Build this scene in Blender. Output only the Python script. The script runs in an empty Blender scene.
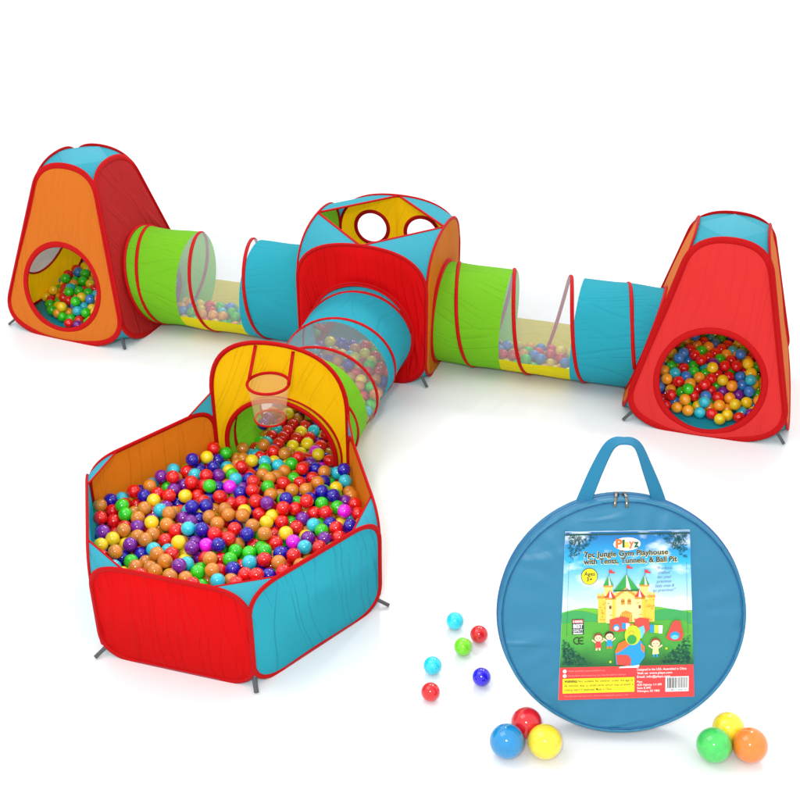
import bpy, bmesh, math, random
from mathutils import Vector, Matrix
from mathutils.geometry import tessellate_polygon

# ------------------------------------------------------------------ camera, world, lamps, exposure
S = bpy.context.scene
COL = S.collection
PI = math.pi
cam_d = bpy.data.cameras.new('camera')
cam = bpy.data.objects.new('camera', cam_d)
COL.objects.link(cam)
cam_d.sensor_width = 36.0
cam_d.lens = 53.8137
cam_d.clip_end = 500
cam.location = (2.49205, -8.08329, 4.68471)
cam.rotation_euler = (math.radians(90 - 31.5054), 0, math.radians(16.1269))
S.camera = cam

world = bpy.data.worlds.new('World')
S.world = world
world.use_nodes = True
bg = world.node_tree.nodes['Background']
bg.inputs[0].default_value = (0.97, 0.985, 1.0, 1)
bg.inputs[1].default_value = 1.25

S.view_settings.view_transform = 'Standard'
S.view_settings.look = 'None'
S.view_settings.exposure = 0.0
S.view_settings.gamma = 1.0
S.cycles.max_bounces = 10
S.cycles.transparent_max_bounces = 16
S.cycles.sample_clamp_indirect = 4.0


def softbox(name, loc, aim, sx, sy, power, color=(1, 1, 1), shape='RECTANGLE'):
    d = bpy.data.lights.new(name, 'AREA')
    d.shape = shape
    d.size = sx
    d.size_y = sy
    d.energy = power
    d.color = color
    o = bpy.data.objects.new(name, d)
    COL.objects.link(o)
    o.location = loc
    o.rotation_euler = (Vector(aim) - Vector(loc)).to_track_quat('-Z', 'Y').to_euler()
    return o


softbox('studio_softbox', (-3.0, -3.5, 8.5), (0, -1, 0), 5, 5, 190)
softbox('studio_softbox', (-1.2, 5.5, 7.5), (0, -1.5, 0), 0.8, 2.0, 180)
softbox('studio_softbox', (3.2, 5.5, 7.5), (0.5, -1.5, 0), 0.8, 2.0, 180)
softbox('studio_lamp', (2.2, -9.5, 6.6), (0.3, -1.5, 0), 0.8, 0.8, 320, shape='DISK')

# ------------------------------------------------------------------ materials


def lin(c):
    return tuple(((v / 255.0 + 0.055) / 1.055) ** 2.4 if v > 10 else v / 255.0 / 12.92 for v in c)


def newmat(name):
    m = bpy.data.materials.new(name)
    m.use_nodes = True
    nt = m.node_tree
    return m, nt, nt.nodes['Principled BSDF'], nt.nodes['Material Output']


def N(nt, kind, **kw):
    n = nt.nodes.new(kind)
    for k, v in kw.items():
        setattr(n, k, v)
    return n


def fabric(name, srgb, trans=0.3, sx=5.5, sy=0.4, bump=0.46, rough=0.65, seed=0.0, spec=0.12):
    """Polyester sheet: long drape creases along V, fine weave, some light passing through."""
    m, nt, p, out = newmat(name)
    L = nt.links.new
    c = tuple(v * 0.88 for v in lin(srgb))
    uv = N(nt, 'ShaderNodeTexCoord')
    mp = N(nt, 'ShaderNodeMapping')
    mp.inputs['Location'].default_value = (seed * 3.1, seed * 1.7, 0)
    mp.inputs['Scale'].default_value = (sx, sy, 1)
    rt = N(nt, 'ShaderNodeMapping')
    rt.inputs['Rotation'].default_value = (0, 0, 0.24 * math.sin(seed * 2.3 + 1))
    L(uv.outputs['UV'], rt.inputs['Vector'])
    wp = N(nt, 'ShaderNodeTexNoise')
    wp.inputs['Scale'].default_value = 1.7
    wp.inputs['Detail'].default_value = 0.0
    L(uv.outputs['UV'], wp.inputs['Vector'])
    wa = N(nt, 'ShaderNodeVectorMath', operation='MULTIPLY_ADD')
    wa.inputs[1].default_value = (0.2, 0.2, 0)
    L(wp.outputs['Color'], wa.inputs[0])
    L(rt.outputs[0], wa.inputs[2])
    L(wa.outputs[0], mp.inputs['Vector'])
    n1 = N(nt, 'ShaderNodeTexNoise')
    n1.inputs['Scale'].default_value = 1.0
    n1.inputs['Detail'].default_value = 1.2
    n1.inputs['Distortion'].default_value = 0.25
    L(mp.outputs[0], n1.inputs['Vector'])
    # crease lines = thin ridges where the noise crosses its middle
    sub = N(nt, 'ShaderNodeMath', operation='SUBTRACT')
    sub.inputs[1].default_value = 0.5
    L(n1.outputs['Fac'], sub.inputs[0])
    ab = N(nt, 'ShaderNodeMath', operation='ABSOLUTE')
    L(sub.outputs[0], ab.inputs[0])
    mr = N(nt, 'ShaderNodeMapRange')
    mr.inputs['From Min'].default_value = 0.0
    mr.inputs['From Max'].default_value = 0.05
    mr.interpolation_type = 'SMOOTHSTEP'
    mr.inputs['To Min'].default_value = 0.0
    mr.inputs['To Max'].default_value = 1.0
    L(ab.outputs[0], mr.inputs['Value'])
    # where creases live at all
    n2 = N(nt, 'ShaderNodeTexNoise')
    n2.inputs['Scale'].default_value = 2.3
    n2.inputs['Detail'].default_value = 1.0
    L(uv.outputs['UV'], n2.inputs['Vector'])
    msk = N(nt, 'ShaderNodeMapRange')
    msk.inputs['From Min'].default_value = 0.42
    msk.inputs['From Max'].default_value = 0.6
    L(n2.outputs['Fac'], msk.inputs['Value'])
    mx = N(nt, 'ShaderNodeMix', data_type='FLOAT')
    mx.inputs[2].default_value = 1.0
    L(msk.outputs[0], mx.inputs[0])
    L(mr.outputs[0], mx.inputs[3])
    mp2 = N(nt, 'ShaderNodeMapping')
    mp2.inputs['Location'].default_value = (seed * 1.3 + 5, seed * 2.7, 0)
    mp2.inputs['Scale'].default_value = (sx * 2.4 if sx > sy else sx * .8, sy * .8 if sx > sy else sy * 2.4, 1)
    rt2 = N(nt, 'ShaderNodeMapping')
    rt2.inputs['Rotation'].default_value = (0, 0, -0.34 * math.sin(seed * 2.3 + 1) - 0.1)
    L(uv.outputs['UV'], rt2.inputs['Vector'])
    wa2 = N(nt, 'ShaderNodeVectorMath', operation='MULTIPLY_ADD')
    wa2.inputs[1].default_value = (-0.2, 0.2, 0)
    L(wp.outputs['Color'], wa2.inputs[0])
    L(rt2.outputs[0], wa2.inputs[2])
    L(wa2.outputs[0], mp2.inputs['Vector'])
    n3 = N(nt, 'ShaderNodeTexNoise')
    n3.inputs['Scale'].default_value = 1.0
    n3.inputs['Detail'].default_value = 0.6
    n3.inputs['Distortion'].default_value = 0.2
    L(mp2.outputs[0], n3.inputs['Vector'])
    s3 = N(nt, 'ShaderNodeMath', operation='SUBTRACT')
    s3.inputs[1].default_value = 0.47
    L(n3.outputs['Fac'], s3.inputs[0])
    a3 = N(nt, 'ShaderNodeMath', operation='ABSOLUTE')
    L(s3.outputs[0], a3.inputs[0])
    r3 = N(nt, 'ShaderNodeMapRange')
    r3.interpolation_type = 'SMOOTHSTEP'
    r3.inputs['From Max'].default_value = 0.045
    L(a3.outputs[0], r3.inputs['Value'])
    msk2 = N(nt, 'ShaderNodeMapRange')
    msk2.inputs['From Min'].default_value = 0.56
    msk2.inputs['From Max'].default_value = 0.42
    L(n2.outputs['Fac'], msk2.inputs['Value'])
    mx3 = N(nt, 'ShaderNodeMix', data_type='FLOAT')
    mx3.inputs[2].default_value = 1.0
    L(msk2.outputs[0], mx3.inputs[0])
    L(r3.outputs[0], mx3.inputs[3])
    inv = N(nt, 'ShaderNodeMath', operation='MULTIPLY_ADD')
    inv.inputs[1].default_value = 0.7
    L(mx3.outputs[0], inv.inputs[0])
    L(mx.outputs[0], inv.inputs[2])
    ad = N(nt, 'ShaderNodeMath', operation='MULTIPLY_ADD')
    ad.inputs[1].default_value = 1.6
    L(n1.outputs['Fac'], ad.inputs[0])
    L(inv.outputs[0], ad.inputs[2])
    b1 = N(nt, 'ShaderNodeBump')
    b1.inputs['Strength'].default_value = bump
    b1.inputs['Distance'].default_value = 0.02
    L(ad.outputs[0], b1.inputs['Height'])
    wv = N(nt, 'ShaderNodeTexNoise')
    wv.inputs['Scale'].default_value = 160.0
    wv.inputs['Detail'].default_value = 1.0
    L(uv.outputs['UV'], wv.inputs['Vector'])
    b2 = N(nt, 'ShaderNodeBump')
    b2.inputs['Strength'].default_value = 0.18
    b2.inputs['Distance'].default_value = 0.004
    L(wv.outputs['Fac'], b2.inputs['Height'])
    L(b1.outputs[0], b2.inputs['Normal'])
    # faint dye variation
    hv = N(nt, 'ShaderNodeMix', data_type='RGBA', blend_type='MULTIPLY')
    cr = N(nt, 'ShaderNodeMapRange')
    cr.inputs['To Min'].default_value = 0.90
    cr.inputs['To Max'].default_value = 1.06
    L(wv.outputs['Fac'], cr.inputs['Value'])
    cc = N(nt, 'ShaderNodeCombineColor')
    for i in range(3):
        L(cr.outputs[0], cc.inputs[i])
    hv.inputs[0].default_value = 1.0
    hv.inputs[6].default_value = (*c, 1)
    L(cc.outputs[0], hv.inputs[7])
    L(hv.outputs[2], p.inputs['Base Color'])
    p.inputs['Roughness'].default_value = rough
    p.inputs['Specular IOR Level'].default_value = spec
    L(b2.outputs[0], p.inputs['Normal'])
    if trans > 0:
        tr = N(nt, 'ShaderNodeBsdfTranslucent')
        L(hv.outputs[2], tr.inputs['Color'])
        L(b2.outputs[0], tr.inputs['Normal'])
        ms = N(nt, 'ShaderNodeMixShader')
        ms.inputs[0].default_value = trans
        L(p.outputs[0], ms.inputs[1])
        L(tr.outputs[0], ms.inputs[2])
        L(ms.outputs[0], out.inputs['Surface'])
    return m


def netting(name, srgb, cover):
    """Fine see-through mesh cloth: threads too small to draw one by one."""
    m, nt, p, out = newmat(name)
    L = nt.links.new
    p.inputs['Base Color'].default_value = (*lin(srgb), 1)
    p.inputs['Roughness'].default_value = 0.7
    t = N(nt, 'ShaderNodeBsdfTransparent')
    ms = N(nt, 'ShaderNodeMixShader')
    uv = N(nt, 'ShaderNodeTexCoord')
    no = N(nt, 'ShaderNodeTexNoise')
    no.inputs['Scale'].default_value = 130.0
    L(uv.outputs['UV'], no.inputs['Vector'])
    mr = N(nt, 'ShaderNodeMapRange')
    mr.inputs['From Min'].default_value = 0.25
    mr.inputs['From Max'].default_value = 0.75
    mr.inputs['To Min'].default_value = cover * 0.75
    mr.inputs['To Max'].default_value = cover * 1.25
    L(no.outputs['Fac'], mr.inputs['Value'])
    L(mr.outputs[0], ms.inputs[0])
    L(t.outputs[0], ms.inputs[1])
    L(p.outputs[0], ms.inputs[2])
    L(ms.outputs[0], out.inputs['Surface'])
    return m


def plain(name, srgb, rough=0.5, spec=0.5, metal=0.0, coat=0.0, bump=0.0, bscale=60.0):
    m, nt, p, out = newmat(name)
    L = nt.links.new
    p.inputs['Roughness'].default_value = rough
    p.inputs['Specular IOR Level'].default_value = spec
    p.inputs['Metallic'].default_value = metal
    p.inputs['Coat Weight'].default_value = coat
    tc = N(nt, 'ShaderNodeTexCoord')
    no = N(nt, 'ShaderNodeTexNoise')
    no.inputs['Scale'].default_value = bscale
    L(tc.outputs['Object'], no.inputs['Vector'])
    mr = N(nt, 'ShaderNodeMapRange')
    mr.inputs['To Min'].default_value = 0.93
    mr.inputs['To Max'].default_value = 1.05
    L(no.outputs['Fac'], mr.inputs['Value'])
    cc = N(nt, 'ShaderNodeCombineColor')
    for i in range(3):
        L(mr.outputs[0], cc.inputs[i])
    mx = N(nt, 'ShaderNodeMix', data_type='RGBA', blend_type='MULTIPLY')
    mx.inputs[0].default_value = 1.0
    mx.inputs[6].default_value = (*lin(srgb), 1)
    L(cc.outputs[0], mx.inputs[7])
    L(mx.outputs[2], p.inputs['Base Color'])
    if bump:
        b = N(nt, 'ShaderNodeBump')
        b.inputs['Strength'].default_value = bump
        b.inputs['Distance'].default_value = 0.004
        L(no.outputs['Fac'], b.inputs['Height'])
        L(b.outputs[0], p.inputs['Normal'])
    return m


def ballmat(name, srgb):
    """Blow-moulded plastic: glossy skin with a slightly mottled pearl in it."""
    m, nt, p, out = newmat(name)
    L = nt.links.new
    tc = N(nt, 'ShaderNodeTexCoord')
    oi = N(nt, 'ShaderNodeObjectInfo')
    no = N(nt, 'ShaderNodeTexNoise')
    no.inputs['Scale'].default_value = 26.0
    no.inputs['Detail'].default_value = 2.0
    L(tc.outputs['Object'], no.inputs['Vector'])
    mr = N(nt, 'ShaderNodeMapRange')
    mr.inputs['From Min'].default_value = 0.3
    mr.inputs['From Max'].default_value = 0.7
    mr.inputs['To Min'].default_value = 0.88
    mr.inputs['To Max'].default_value = 1.08
    L(no.outputs['Fac'], mr.inputs['Value'])
    rv = N(nt, 'ShaderNodeMapRange')
    rv.inputs['To Min'].default_value = 0.92
    rv.inputs['To Max'].default_value = 1.1
    L(oi.outputs['Random'], rv.inputs['Value'])
    mu = N(nt, 'ShaderNodeMath', operation='MULTIPLY')
    L(mr.outputs[0], mu.inputs[0])
    L(rv.outputs[0], mu.inputs[1])
    cc = N(nt, 'ShaderNodeCombineColor')
    for i in range(3):
        L(mu.outputs[0], cc.inputs[i])
    mx = N(nt, 'ShaderNodeMix', data_type='RGBA', blend_type='MULTIPLY')
    mx.inputs[0].default_value = 1.0
    mx.inputs[6].default_value = (*lin(srgb), 1)
    L(cc.outputs[0], mx.inputs[7])
    L(mx.outputs[2], p.inputs['Base Color'])
    p.inputs['Roughness'].default_value = 0.12
    p.inputs['Specular IOR Level'].default_value = 0.5
    p.inputs['Coat Weight'].default_value = 0.55
    p.inputs['Coat Roughness'].default_value = 0.03
    p.inputs['Subsurface Weight'].default_value = 0.0
    return m


M = {
    'red': fabric('red_polyester', (232, 4, 8), seed=1),
    'red_bright': fabric('bright_red_polyester', (246, 58, 58), seed=2, bump=0.35),
    'red_dark': fabric('shaded_red_polyester', (200, 40, 42), seed=3, bump=0.4),  # red cloth with the shade of the tent's side put into its colour
    'orange': fabric('orange_polyester', (240, 128, 40), seed=4, bump=0.35),
    'orange_deep': fabric('amber_polyester', (226, 124, 24), seed=5),
    'yellow': fabric('yellow_polyester', (252, 196, 6), seed=6),
    'lemon': fabric('lemon_polyester', (240, 222, 24), seed=7, sx=1.0, sy=6.0, bump=0.4),
    'green': fabric('lime_polyester', (128, 206, 38), seed=8, sx=0.6, sy=5.0, bump=0.36),
    'green_panel': fabric('lime_panel_polyester', (120, 196, 40), seed=8.5),
    'teal': fabric('turquoise_polyester', (50, 182, 202), seed=9),
    'teal_tunnel': fabric('turquoise_tunnel_polyester', (46, 176, 198), seed=10, sx=0.6, sy=5.0, bump=0.36),
    'cyan': fabric('sky_polyester', (66, 178, 200), seed=11, sx=2.5, sy=2.0, bump=0.25),
    'cap': fabric('lit_sky_polyester', (88, 190, 212), seed=13, sx=2.5, sy=2.0, bump=0.2),  # sky cloth lightened: the light on the roof is put into its colour
    'mat': fabric('teal_mat_polyester', (24, 140, 158), seed=12, trans=0.0, sx=2, sy=2),
    'piping': plain('red_bias_binding', (178, 6, 10), rough=0.6, spec=0.12, bump=0.4, bscale=90),
    'net': netting('grey_window_netting', (196, 200, 206), 0.30),
    'net_dense': netting('grey_tunnel_netting', (172, 174, 176), 0.26),
    'net_beige': netting('beige_window_netting', (206, 186, 164), 0.85),
    'net_hoop': netting('pink_hoop_netting', (240, 196, 150), 0.3),
    'leg': plain('dark_grey_plastic', (82, 84, 86), rough=0.5),
}

BALL = {
    'red': ballmat('red_ball_plastic', (222, 16, 20)),
    'orange': ballmat('tan_orange_ball_plastic', (206, 126, 36)),
    'amber': ballmat('amber_ball_plastic', (248, 164, 34)),
    'blue': ballmat('deep_blue_ball_plastic', (28, 14, 160)),
    'sky': ballmat('mid_blue_ball_plastic', (48, 128, 208)),
    'green': ballmat('green_ball_plastic', (44, 196, 24)),
    'cyan': ballmat('cyan_ball_plastic', (40, 190, 210)),
    'yellow': ballmat('yellow_ball_plastic', (240, 208, 26)),
    'purple': ballmat('purple_ball_plastic', (116, 24, 150)),
    'magenta': ballmat('magenta_ball_plastic', (232, 24, 222)),
}

# ------------------------------------------------------------------ helpers


class MB:
    def __init__(s):
        s.v, s.f, s.uv, s.mi = [], [], [], []

    def add(s, verts, faces, uvs=None, mi=0):
        b = len(s.v)
        s.v += [tuple(x) for x in verts]
        s.uv += list(uvs) if uvs else [(x[0], x[2]) for x in verts]
        s.f += [tuple(i + b for i in f) for f in faces]
        s.mi += [mi] * len(faces)

    def grid(s, rows, uvs=None, closed=False, mi=0):
        n = len(rows[0])
        vs = [p for r in rows for p in r]
        us = [q for r in uvs for q in r] if uvs else None
        fs = []
        for i in range(len(rows) - 1):
            for j in range(n if closed else n - 1):
                k = (j + 1) % n
                fs.append((i * n + j, i * n + k, (i + 1) * n + k, (i + 1) * n + j))
        s.add(vs, fs, us, mi)

    def tape(s, path, normals, w, h, closed=True, seg=8, mi=0):
        """Flattened tube along a path: half width w across, half height h along the normal."""
        n = len(path)
        P = [Vector(p) for p in path]
        rows = []
        for i in range(n):
            a = P[(i - 1) % n] if closed or i > 0 else P[i]
            b = P[(i + 1) % n] if closed or i < n - 1 else P[i]
            t = (b - a).normalized()
            nn = Vector(normals[i] if isinstance(normals, list) else normals)
            nn = (nn - t * nn.dot(t)).normalized()
            bb = t.cross(nn)
            rows.append([P[i] + bb * (w * math.cos(2 * PI * k / seg)) + nn * (h * math.sin(2 * PI * k / seg)) for k in range(seg)])
        if closed:
            rows.append(rows[0])
        else:
            m = len(s.v)
        s.grid(rows, [[(i * .1, k * .1) for k in range(seg)] for i in range(len(rows))], True, mi)
        if not closed:
            s.f.append(tuple(m + k for k in range(seg)))
            s.mi.append(mi)
            last = m + (len(rows) - 1) * seg
            s.f.append(tuple(last + k for k in range(seg)))
            s.mi.append(mi)

    def build(s, name, mats, parent=None, smooth=True):
        me = bpy.data.meshes.new(name)
        me.from_pydata(s.v, [], s.f)
        ul = me.uv_layers.new(name='UVMap')
        for lp in me.loops:
            ul.data[lp.index].uv = s.uv[lp.vertex_index]
        for m in (mats if isinstance(mats, (list, tuple)) else [mats]):
            me.materials.append(m)
        for p, i in zip(me.polygons, s.mi):
            p.material_index = i
            p.use_smooth = smooth
        o = bpy.data.objects.new(name, me)
        COL.objects.link(o)
        if parent:
            o.parent = parent
        return o


def tag(o, label, cat, group=None):
    o['label'] = label
    o['category'] = cat
    if group:
        o['group'] = group
    return o


def thing(name, label, cat, loc=(0, 0, 0), rz=0.0, group=None):
    o = bpy.data.objects.new(name, None)
    COL.objects.link(o)
    o.empty_display_size = .1
    o.location = loc
    o.rotation_euler = (0, 0, rz)
    return tag(o, label, cat, group)


def bez(p0, c, p1, n=14):
    return [p0 * (1 - t) ** 2 + c * (2 * t * (1 - t)) + p1 * t * t for t in [i / n for i in range(n + 1)]]


class Panel:
    """One fabric side. quad = bottom-left, bottom-right, top-right, top-left seen from outside.
    bot / top = (cut up the side edge, cut along the bottom / top edge) for the rounded corners."""

    def __init__(s, quad, bot, top):
        A, B, C, D = [Vector(q) for q in quad]
        s.q = (A, B, C, D)
        s.o = (A + B) / 2
        s.ex = (B - A).normalized()
        up = (C + D) / 2 - s.o
        s.ey = (up - s.ex * up.dot(s.ex)).normalized()
        s.n = s.ex.cross(s.ey)          # points outwards

        def on(p, q, d):
            return p + (q - p).normalized() * d
        s.cv = {
            'br': bez(on(B, C, bot[0]), B, on(B, A, bot[1])),
            'bl': bez(on(A, D, bot[0]), A, on(A, B, bot[1])),
            'tr': bez(on(C, B, top[0]), C, on(C, D, top[1])),
            'tl': bez(on(D, A, top[0]), D, on(D, C, top[1])),
        }
        out = s.cv['br'][::-1] + s.cv['tr'] + s.cv['tl'][::-1] + s.cv['bl']
        lp = []
        for a in out:
            if not lp or (a - lp[-1]).length > 1e-4:
                lp.append(a)
        if (lp[0] - lp[-1]).length < 1e-4:
            lp.pop()
        # fill long straight runs
        s.loop = []
        for i, a in enumerate(lp):
            b = lp[(i + 1) % len(lp)]
            k = max(1, int((b - a).length / .06))
            s.loop += [a.lerp(b, j / k) for j in range(k)]

    def p2(s, v):
        d = v - s.o
        return d.dot(s.ex), d.dot(s.ey)

    def p3(s, x, y, z=0.0):
        return s.o + s.ex * x + s.ey * y + s.n * z

    def sheet(s, holes, seed, puff=.012):
        """Fabric between the outline and one round hole (or none); several holes are bridged by splitting in strips."""
        rnd = random.Random(seed)
        ph = [rnd.uniform(0, 6.28) for _ in range(8)]
        fr = [rnd.uniform(5, 13) for _ in range(4)]
        L2 = [s.p2(v) for v in s.loop]

        def dz(x, y, e):
            w = sum(math.sin(fr[k] * (x + .25 * math.sin(2.1 * y + ph[k + 4])) + ph[k]) for k in range(4)) / 4
            return e * puff * (1 + .95 * w)

        mb = MB()

        def loft(hole, L2, K=12):
            hx, hy, hr = hole
            n = 96
            inner, outer = [], []
            angs = [2 * PI * i / n for i in range(n)]
            angs += [math.atan2(y - hy, x - hx) % (2 * PI) for x, y in L2]
            angs.sort()
            angs = [a for i, a in enumerate(angs) if i == 0 or a - angs[i - 1] > 1e-4]
            for a in angs:
                dx, dy = math.cos(a), math.sin(a)
                best = 9
                for j in range(len(L2)):
                    x0, y0 = L2[j]
                    x1, y1 = L2[(j + 1) % len(L2)]
                    ex, ey = x1 - x0, y1 - y0
                    den = dx * ey - dy * ex
                    if abs(den) < 1e-9:
                        continue
                    t = ((x0 - hx) * ey - (y0 - hy) * ex) / den
                    u = ((x0 - hx) * dy - (y0 - hy) * dx) / den
                    if t > 0 and -1e-6 <= u <= 1 + 1e-6:
                        best = min(best, t)
                inner.append((hx + hr * dx, hy + hr * dy))
                outer.append((hx + best * dx, hy + best * dy))
            rows, uvs = [], []
            for k in range(K + 1):
                f = k / K
                r, u = [], []
                for (ix, iy), (ox, oy) in zip(inner, outer):
                    x, y = ix + (ox - ix) * f, iy + (oy - iy) * f
                    e = min(1, (1 - f) * 5) * (min(1, f * 5) if hr > .02 else 1)
                    r.append(s.p3(x, y, dz(x, y, e)))
                    u.append((x, y))
                rows.append(r)
                uvs.append(u)
            mb.grid(rows, uvs, True)

        if len(holes) < 2:
            c = sum(x for x, y in L2) / len(L2), sum(y for x, y in L2) / len(L2)
            loft(holes[0] if holes else (c[0], c[1], .00002), L2)
        else:
            xs = (holes[0][0] + holes[1][0]) / 2

            def clip(sgn):
                out = []
                for i in range(len(L2)):
                    p, q = L2[i], L2[(i + 1) % len(L2)]
                    ip, iq = (p[0] - xs) * sgn >= 0, (q[0] - xs) * sgn >= 0
                    if ip:
                        out.append(p)
                    if ip != iq:
                        t = (xs - p[0]) / (q[0] - p[0])
                        out.append((xs, p[1] + (q[1] - p[1]) * t))
                return out
            for h in holes:
                loft(h, clip(1 if h[0] > xs else -1))
        return mb

    def circle(s, x, y, r, n=64):
        return [s.p3(x + r * math.cos(2 * PI * i / n), y + r * math.sin(2 * PI * i / n)) for i in range(n)]


def gusset(mb, ca, cb, bulge=0.0, axis=None):
    """Cloth stretched between the corner curves of two neighbouring panels."""
    K = 8
    rows, uvs = [], []
    for i, (a, b) in enumerate(zip(ca, cb)):
        r = []
        for k in range(K + 1):
            p = a.lerp(b, k / K)
            if axis is not None:
                p = p + axis * (bulge * math.sin(PI * k / K) * (i / len(ca)))
            r.append(p)
        rows.append(r)
        uvs.append([(p.x + p.y, p.z) for p in r])
    mb.grid(rows, uvs)


def tent(root, base, top, bot_cut, top_cut, sides, pw, gname='corner_gusset', feet=(), cap=False, rim=False, mat_floor='mat'):
    """base/top: corner rings (counter-clockwise from above) in root space. sides: one dict per side."""
    n = len(base)
    ctr = sum((Vector(b) for b in base), Vector()) / n
    pan = []
    for i, sd in enumerate(sides):
        j = (i + 1) % n
        if 'quad' in sd:
            p = Panel(sd['quad'], sd['bot'], sd['top'])
        else:
            p = Panel((base[i], base[j], top[j], top[i]), bot_cut, top_cut)
        pan.append(p)
        holes = sd.get('holes', [])
        o = p.sheet(holes, 17 * i + len(sd['name']), sd.get('puff', .012)).build(sd['name'], M[sd['mat']], root)
        if sd.get('label'):
            o['label'] = sd['label']
        e = MB()
        e.tape(p.loop, p.n, pw, .009)
        e.build('edge_piping', M['piping'], o)
        for h in holes:
            e = MB()
            e.tape(p.circle(h[0], h[1], h[2]), p.n, sd.get('hw', pw), .011)
            e.build('opening_piping', M['piping'], o)
        if sd.get('net'):
            hx, hy, hr = holes[0]
            e = MB()
            e.grid([[p.p3(hx + hr * f * math.cos(2 * PI * k / 48), hy + hr * f * math.sin(2 * PI * k / 48)) for k in range(48)] for f in (.01, .5, 1)],
                   [[(hr * f * math.cos(2 * PI * k / 48), hr * f * math.sin(2 * PI * k / 48)) for k in range(48)] for f in (.01, .5, 1)], True)
            e.build('window_netting', M['net_beige'], o)
    for i in range(n):
        j = (i + 1) % n
        a, b = pan[i], pan[j]
        g = MB()
        gusset(g, a.cv['br'], b.cv['bl'])
        g.build(gname, M['cyan'], root)
        g = MB()
        ca, cb = a.cv['tr'], b.cv['tl']
        if 'wide' in sides[j]:      # neighbour is the tall hoop panel: run up its straight edge
            A, D = b.q[0], b.q[3]
            ca = a.cv['tr']
            cb = [ca[0].lerp(Vector((A.x, A.y, sides[j]['wide'])), k / (len(ca) - 1)) for k in range(len(ca))]
        if 'wide' in sides[i]:
            B = a.q[1]
            cb = b.cv['tl']
            ca = [cb[0].lerp(Vector((B.x, B.y, sides[i]['wide'])), k / (len(cb) - 1)) for k in range(len(cb))]
        gusset(g, ca, cb)
        go = g.build(gname, M['cyan'], root)
        if rim:
            e = MB()
            e.tape([ca[-1].lerp(cb[-1], k / 6) for k in range(7)], Vector((0, 0, 1)), rim, rim * .7, closed=False)
            e.build('rim_piping', M['piping'], go)
        if i in feet:
            k = len(a.cv['br']) // 2
            m0 = (a.cv['br'][k] + b.cv['bl'][k]) / 2
            d = (m0 - ctr)
            d.z = 0
            d.normalize()
            f = MB()
            st, en = m0 - d * .03 + Vector((0, 0, .012)), m0 + d * .08
            en.z = .012
            f.tape([st, en], Vector((0, 0, 1)), .013, .009, closed=False)
            f.build('leg', M['leg'], root)
    # floor sheet
    ring = []
    for p in pan:
        ring += [p.cv['bl'][-1], p.cv['br'][-1]]
    ring = [Vector((v.x, v.y, .006)) for v in ring]
    f = MB()
    c0 = Vector((ctr.x, ctr.y, .006))
    rows = [[c0.lerp(v, t) for v in ring] for t in (.002, .35, .7, 1.012)]
    f.grid(rows, [[(v.x, v.y) for v in r] for r in rows], True)
    f.build('floor_sheet', M[mat_floor], root)
    if cap:
        ring = []
        for p in pan:
            ring += [p.cv['tl'][-1], p.cv['tr'][-1]]
        fine = []
        for i, a in enumerate(ring):
            b = ring[(i + 1) % len(ring)]
            fine += [a.lerp(b, t / 5) for t in range(5)]
        c1 = sum(fine, Vector()) / len(fine)
        rows = []
        for t in (.01, .2, .4, .6, .8, 1):
            rows.append([c1.lerp(v, t) + Vector((0, 0, .045 * (1 - t * t))) for v in fine])
        f = MB()
        f.grid(rows, [[(v.x, v.y) for v in r] for r in rows], True)
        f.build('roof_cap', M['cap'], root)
    return pan


# ------------------------------------------------------------------ ground
fl = MB()
fl.grid([[Vector((-40 + 80 * i / 8, -40 + 80 * j / 8, 0)) for i in range(9)] for j in range(9)])
mfl, nt, pb, _o = newmat('white_studio_sweep')
tc = N(nt, 'ShaderNodeTexCoord')
no = N(nt, 'ShaderNodeTexNoise')
no.inputs['Scale'].default_value = 220
nt.links.new(tc.outputs['Object'], no.inputs['Vector'])
mr = N(nt, 'ShaderNodeMapRange')
mr.inputs['To Min'].default_value = .3
mr.inputs['To Max'].default_value = .36
nt.links.new(no.outputs['Fac'], mr.inputs['Value'])
nt.links.new(mr.outputs[0], pb.inputs['Roughness'])
pb.inputs['Base Color'].default_value = (.765, .767, .769, 1)
pb.inputs['Specular IOR Level'].default_value = .35
ground = fl.build('ground', mfl)
ground['kind'] = 'structure'

# ------------------------------------------------------------------ end tents
TB, TT, TH = .598, .243, 1.36
slant = math.hypot(TH, TB - TT) / TH
CORN = [(-1, -1), (1, -1), (1, 1), (-1, 1)]
base = [Vector((x * TB, y * TB, 0)) for x, y in CORN]
topr = [Vector((x * TT, y * TT, TH)) for x, y in CORN]
HOLE = (0, .385 * slant, .372)
TUN = (0, .40 * slant, .392)
left = thing('play_tent', 'tapered play tent with an orange front, red side and sky blue roof', 'play tent', (-2.475, .0, 0), -.1, 'pop-up tents at the row ends')
tent(left, base, topr, (.31, .56), (.2, TT * .995), [
    dict(name='front_panel', mat='orange', holes=[(-.02, .415 * slant, .352)], label='orange front panel with round opening'),
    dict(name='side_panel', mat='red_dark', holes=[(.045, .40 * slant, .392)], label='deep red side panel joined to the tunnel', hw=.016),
    dict(name='back_panel', mat='teal', label='turquoise back panel'),
    dict(name='side_panel', mat='yellow', holes=[(.08, .66, .34)], net=True, hw=.008, label='yellow side panel with netting window'),
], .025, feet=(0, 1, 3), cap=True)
right = thing('play_tent', 'tapered play tent with a bright red front and orange sides', 'play tent', (2.5755, -.01, 0), 0, 'pop-up tents at the row ends')
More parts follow.
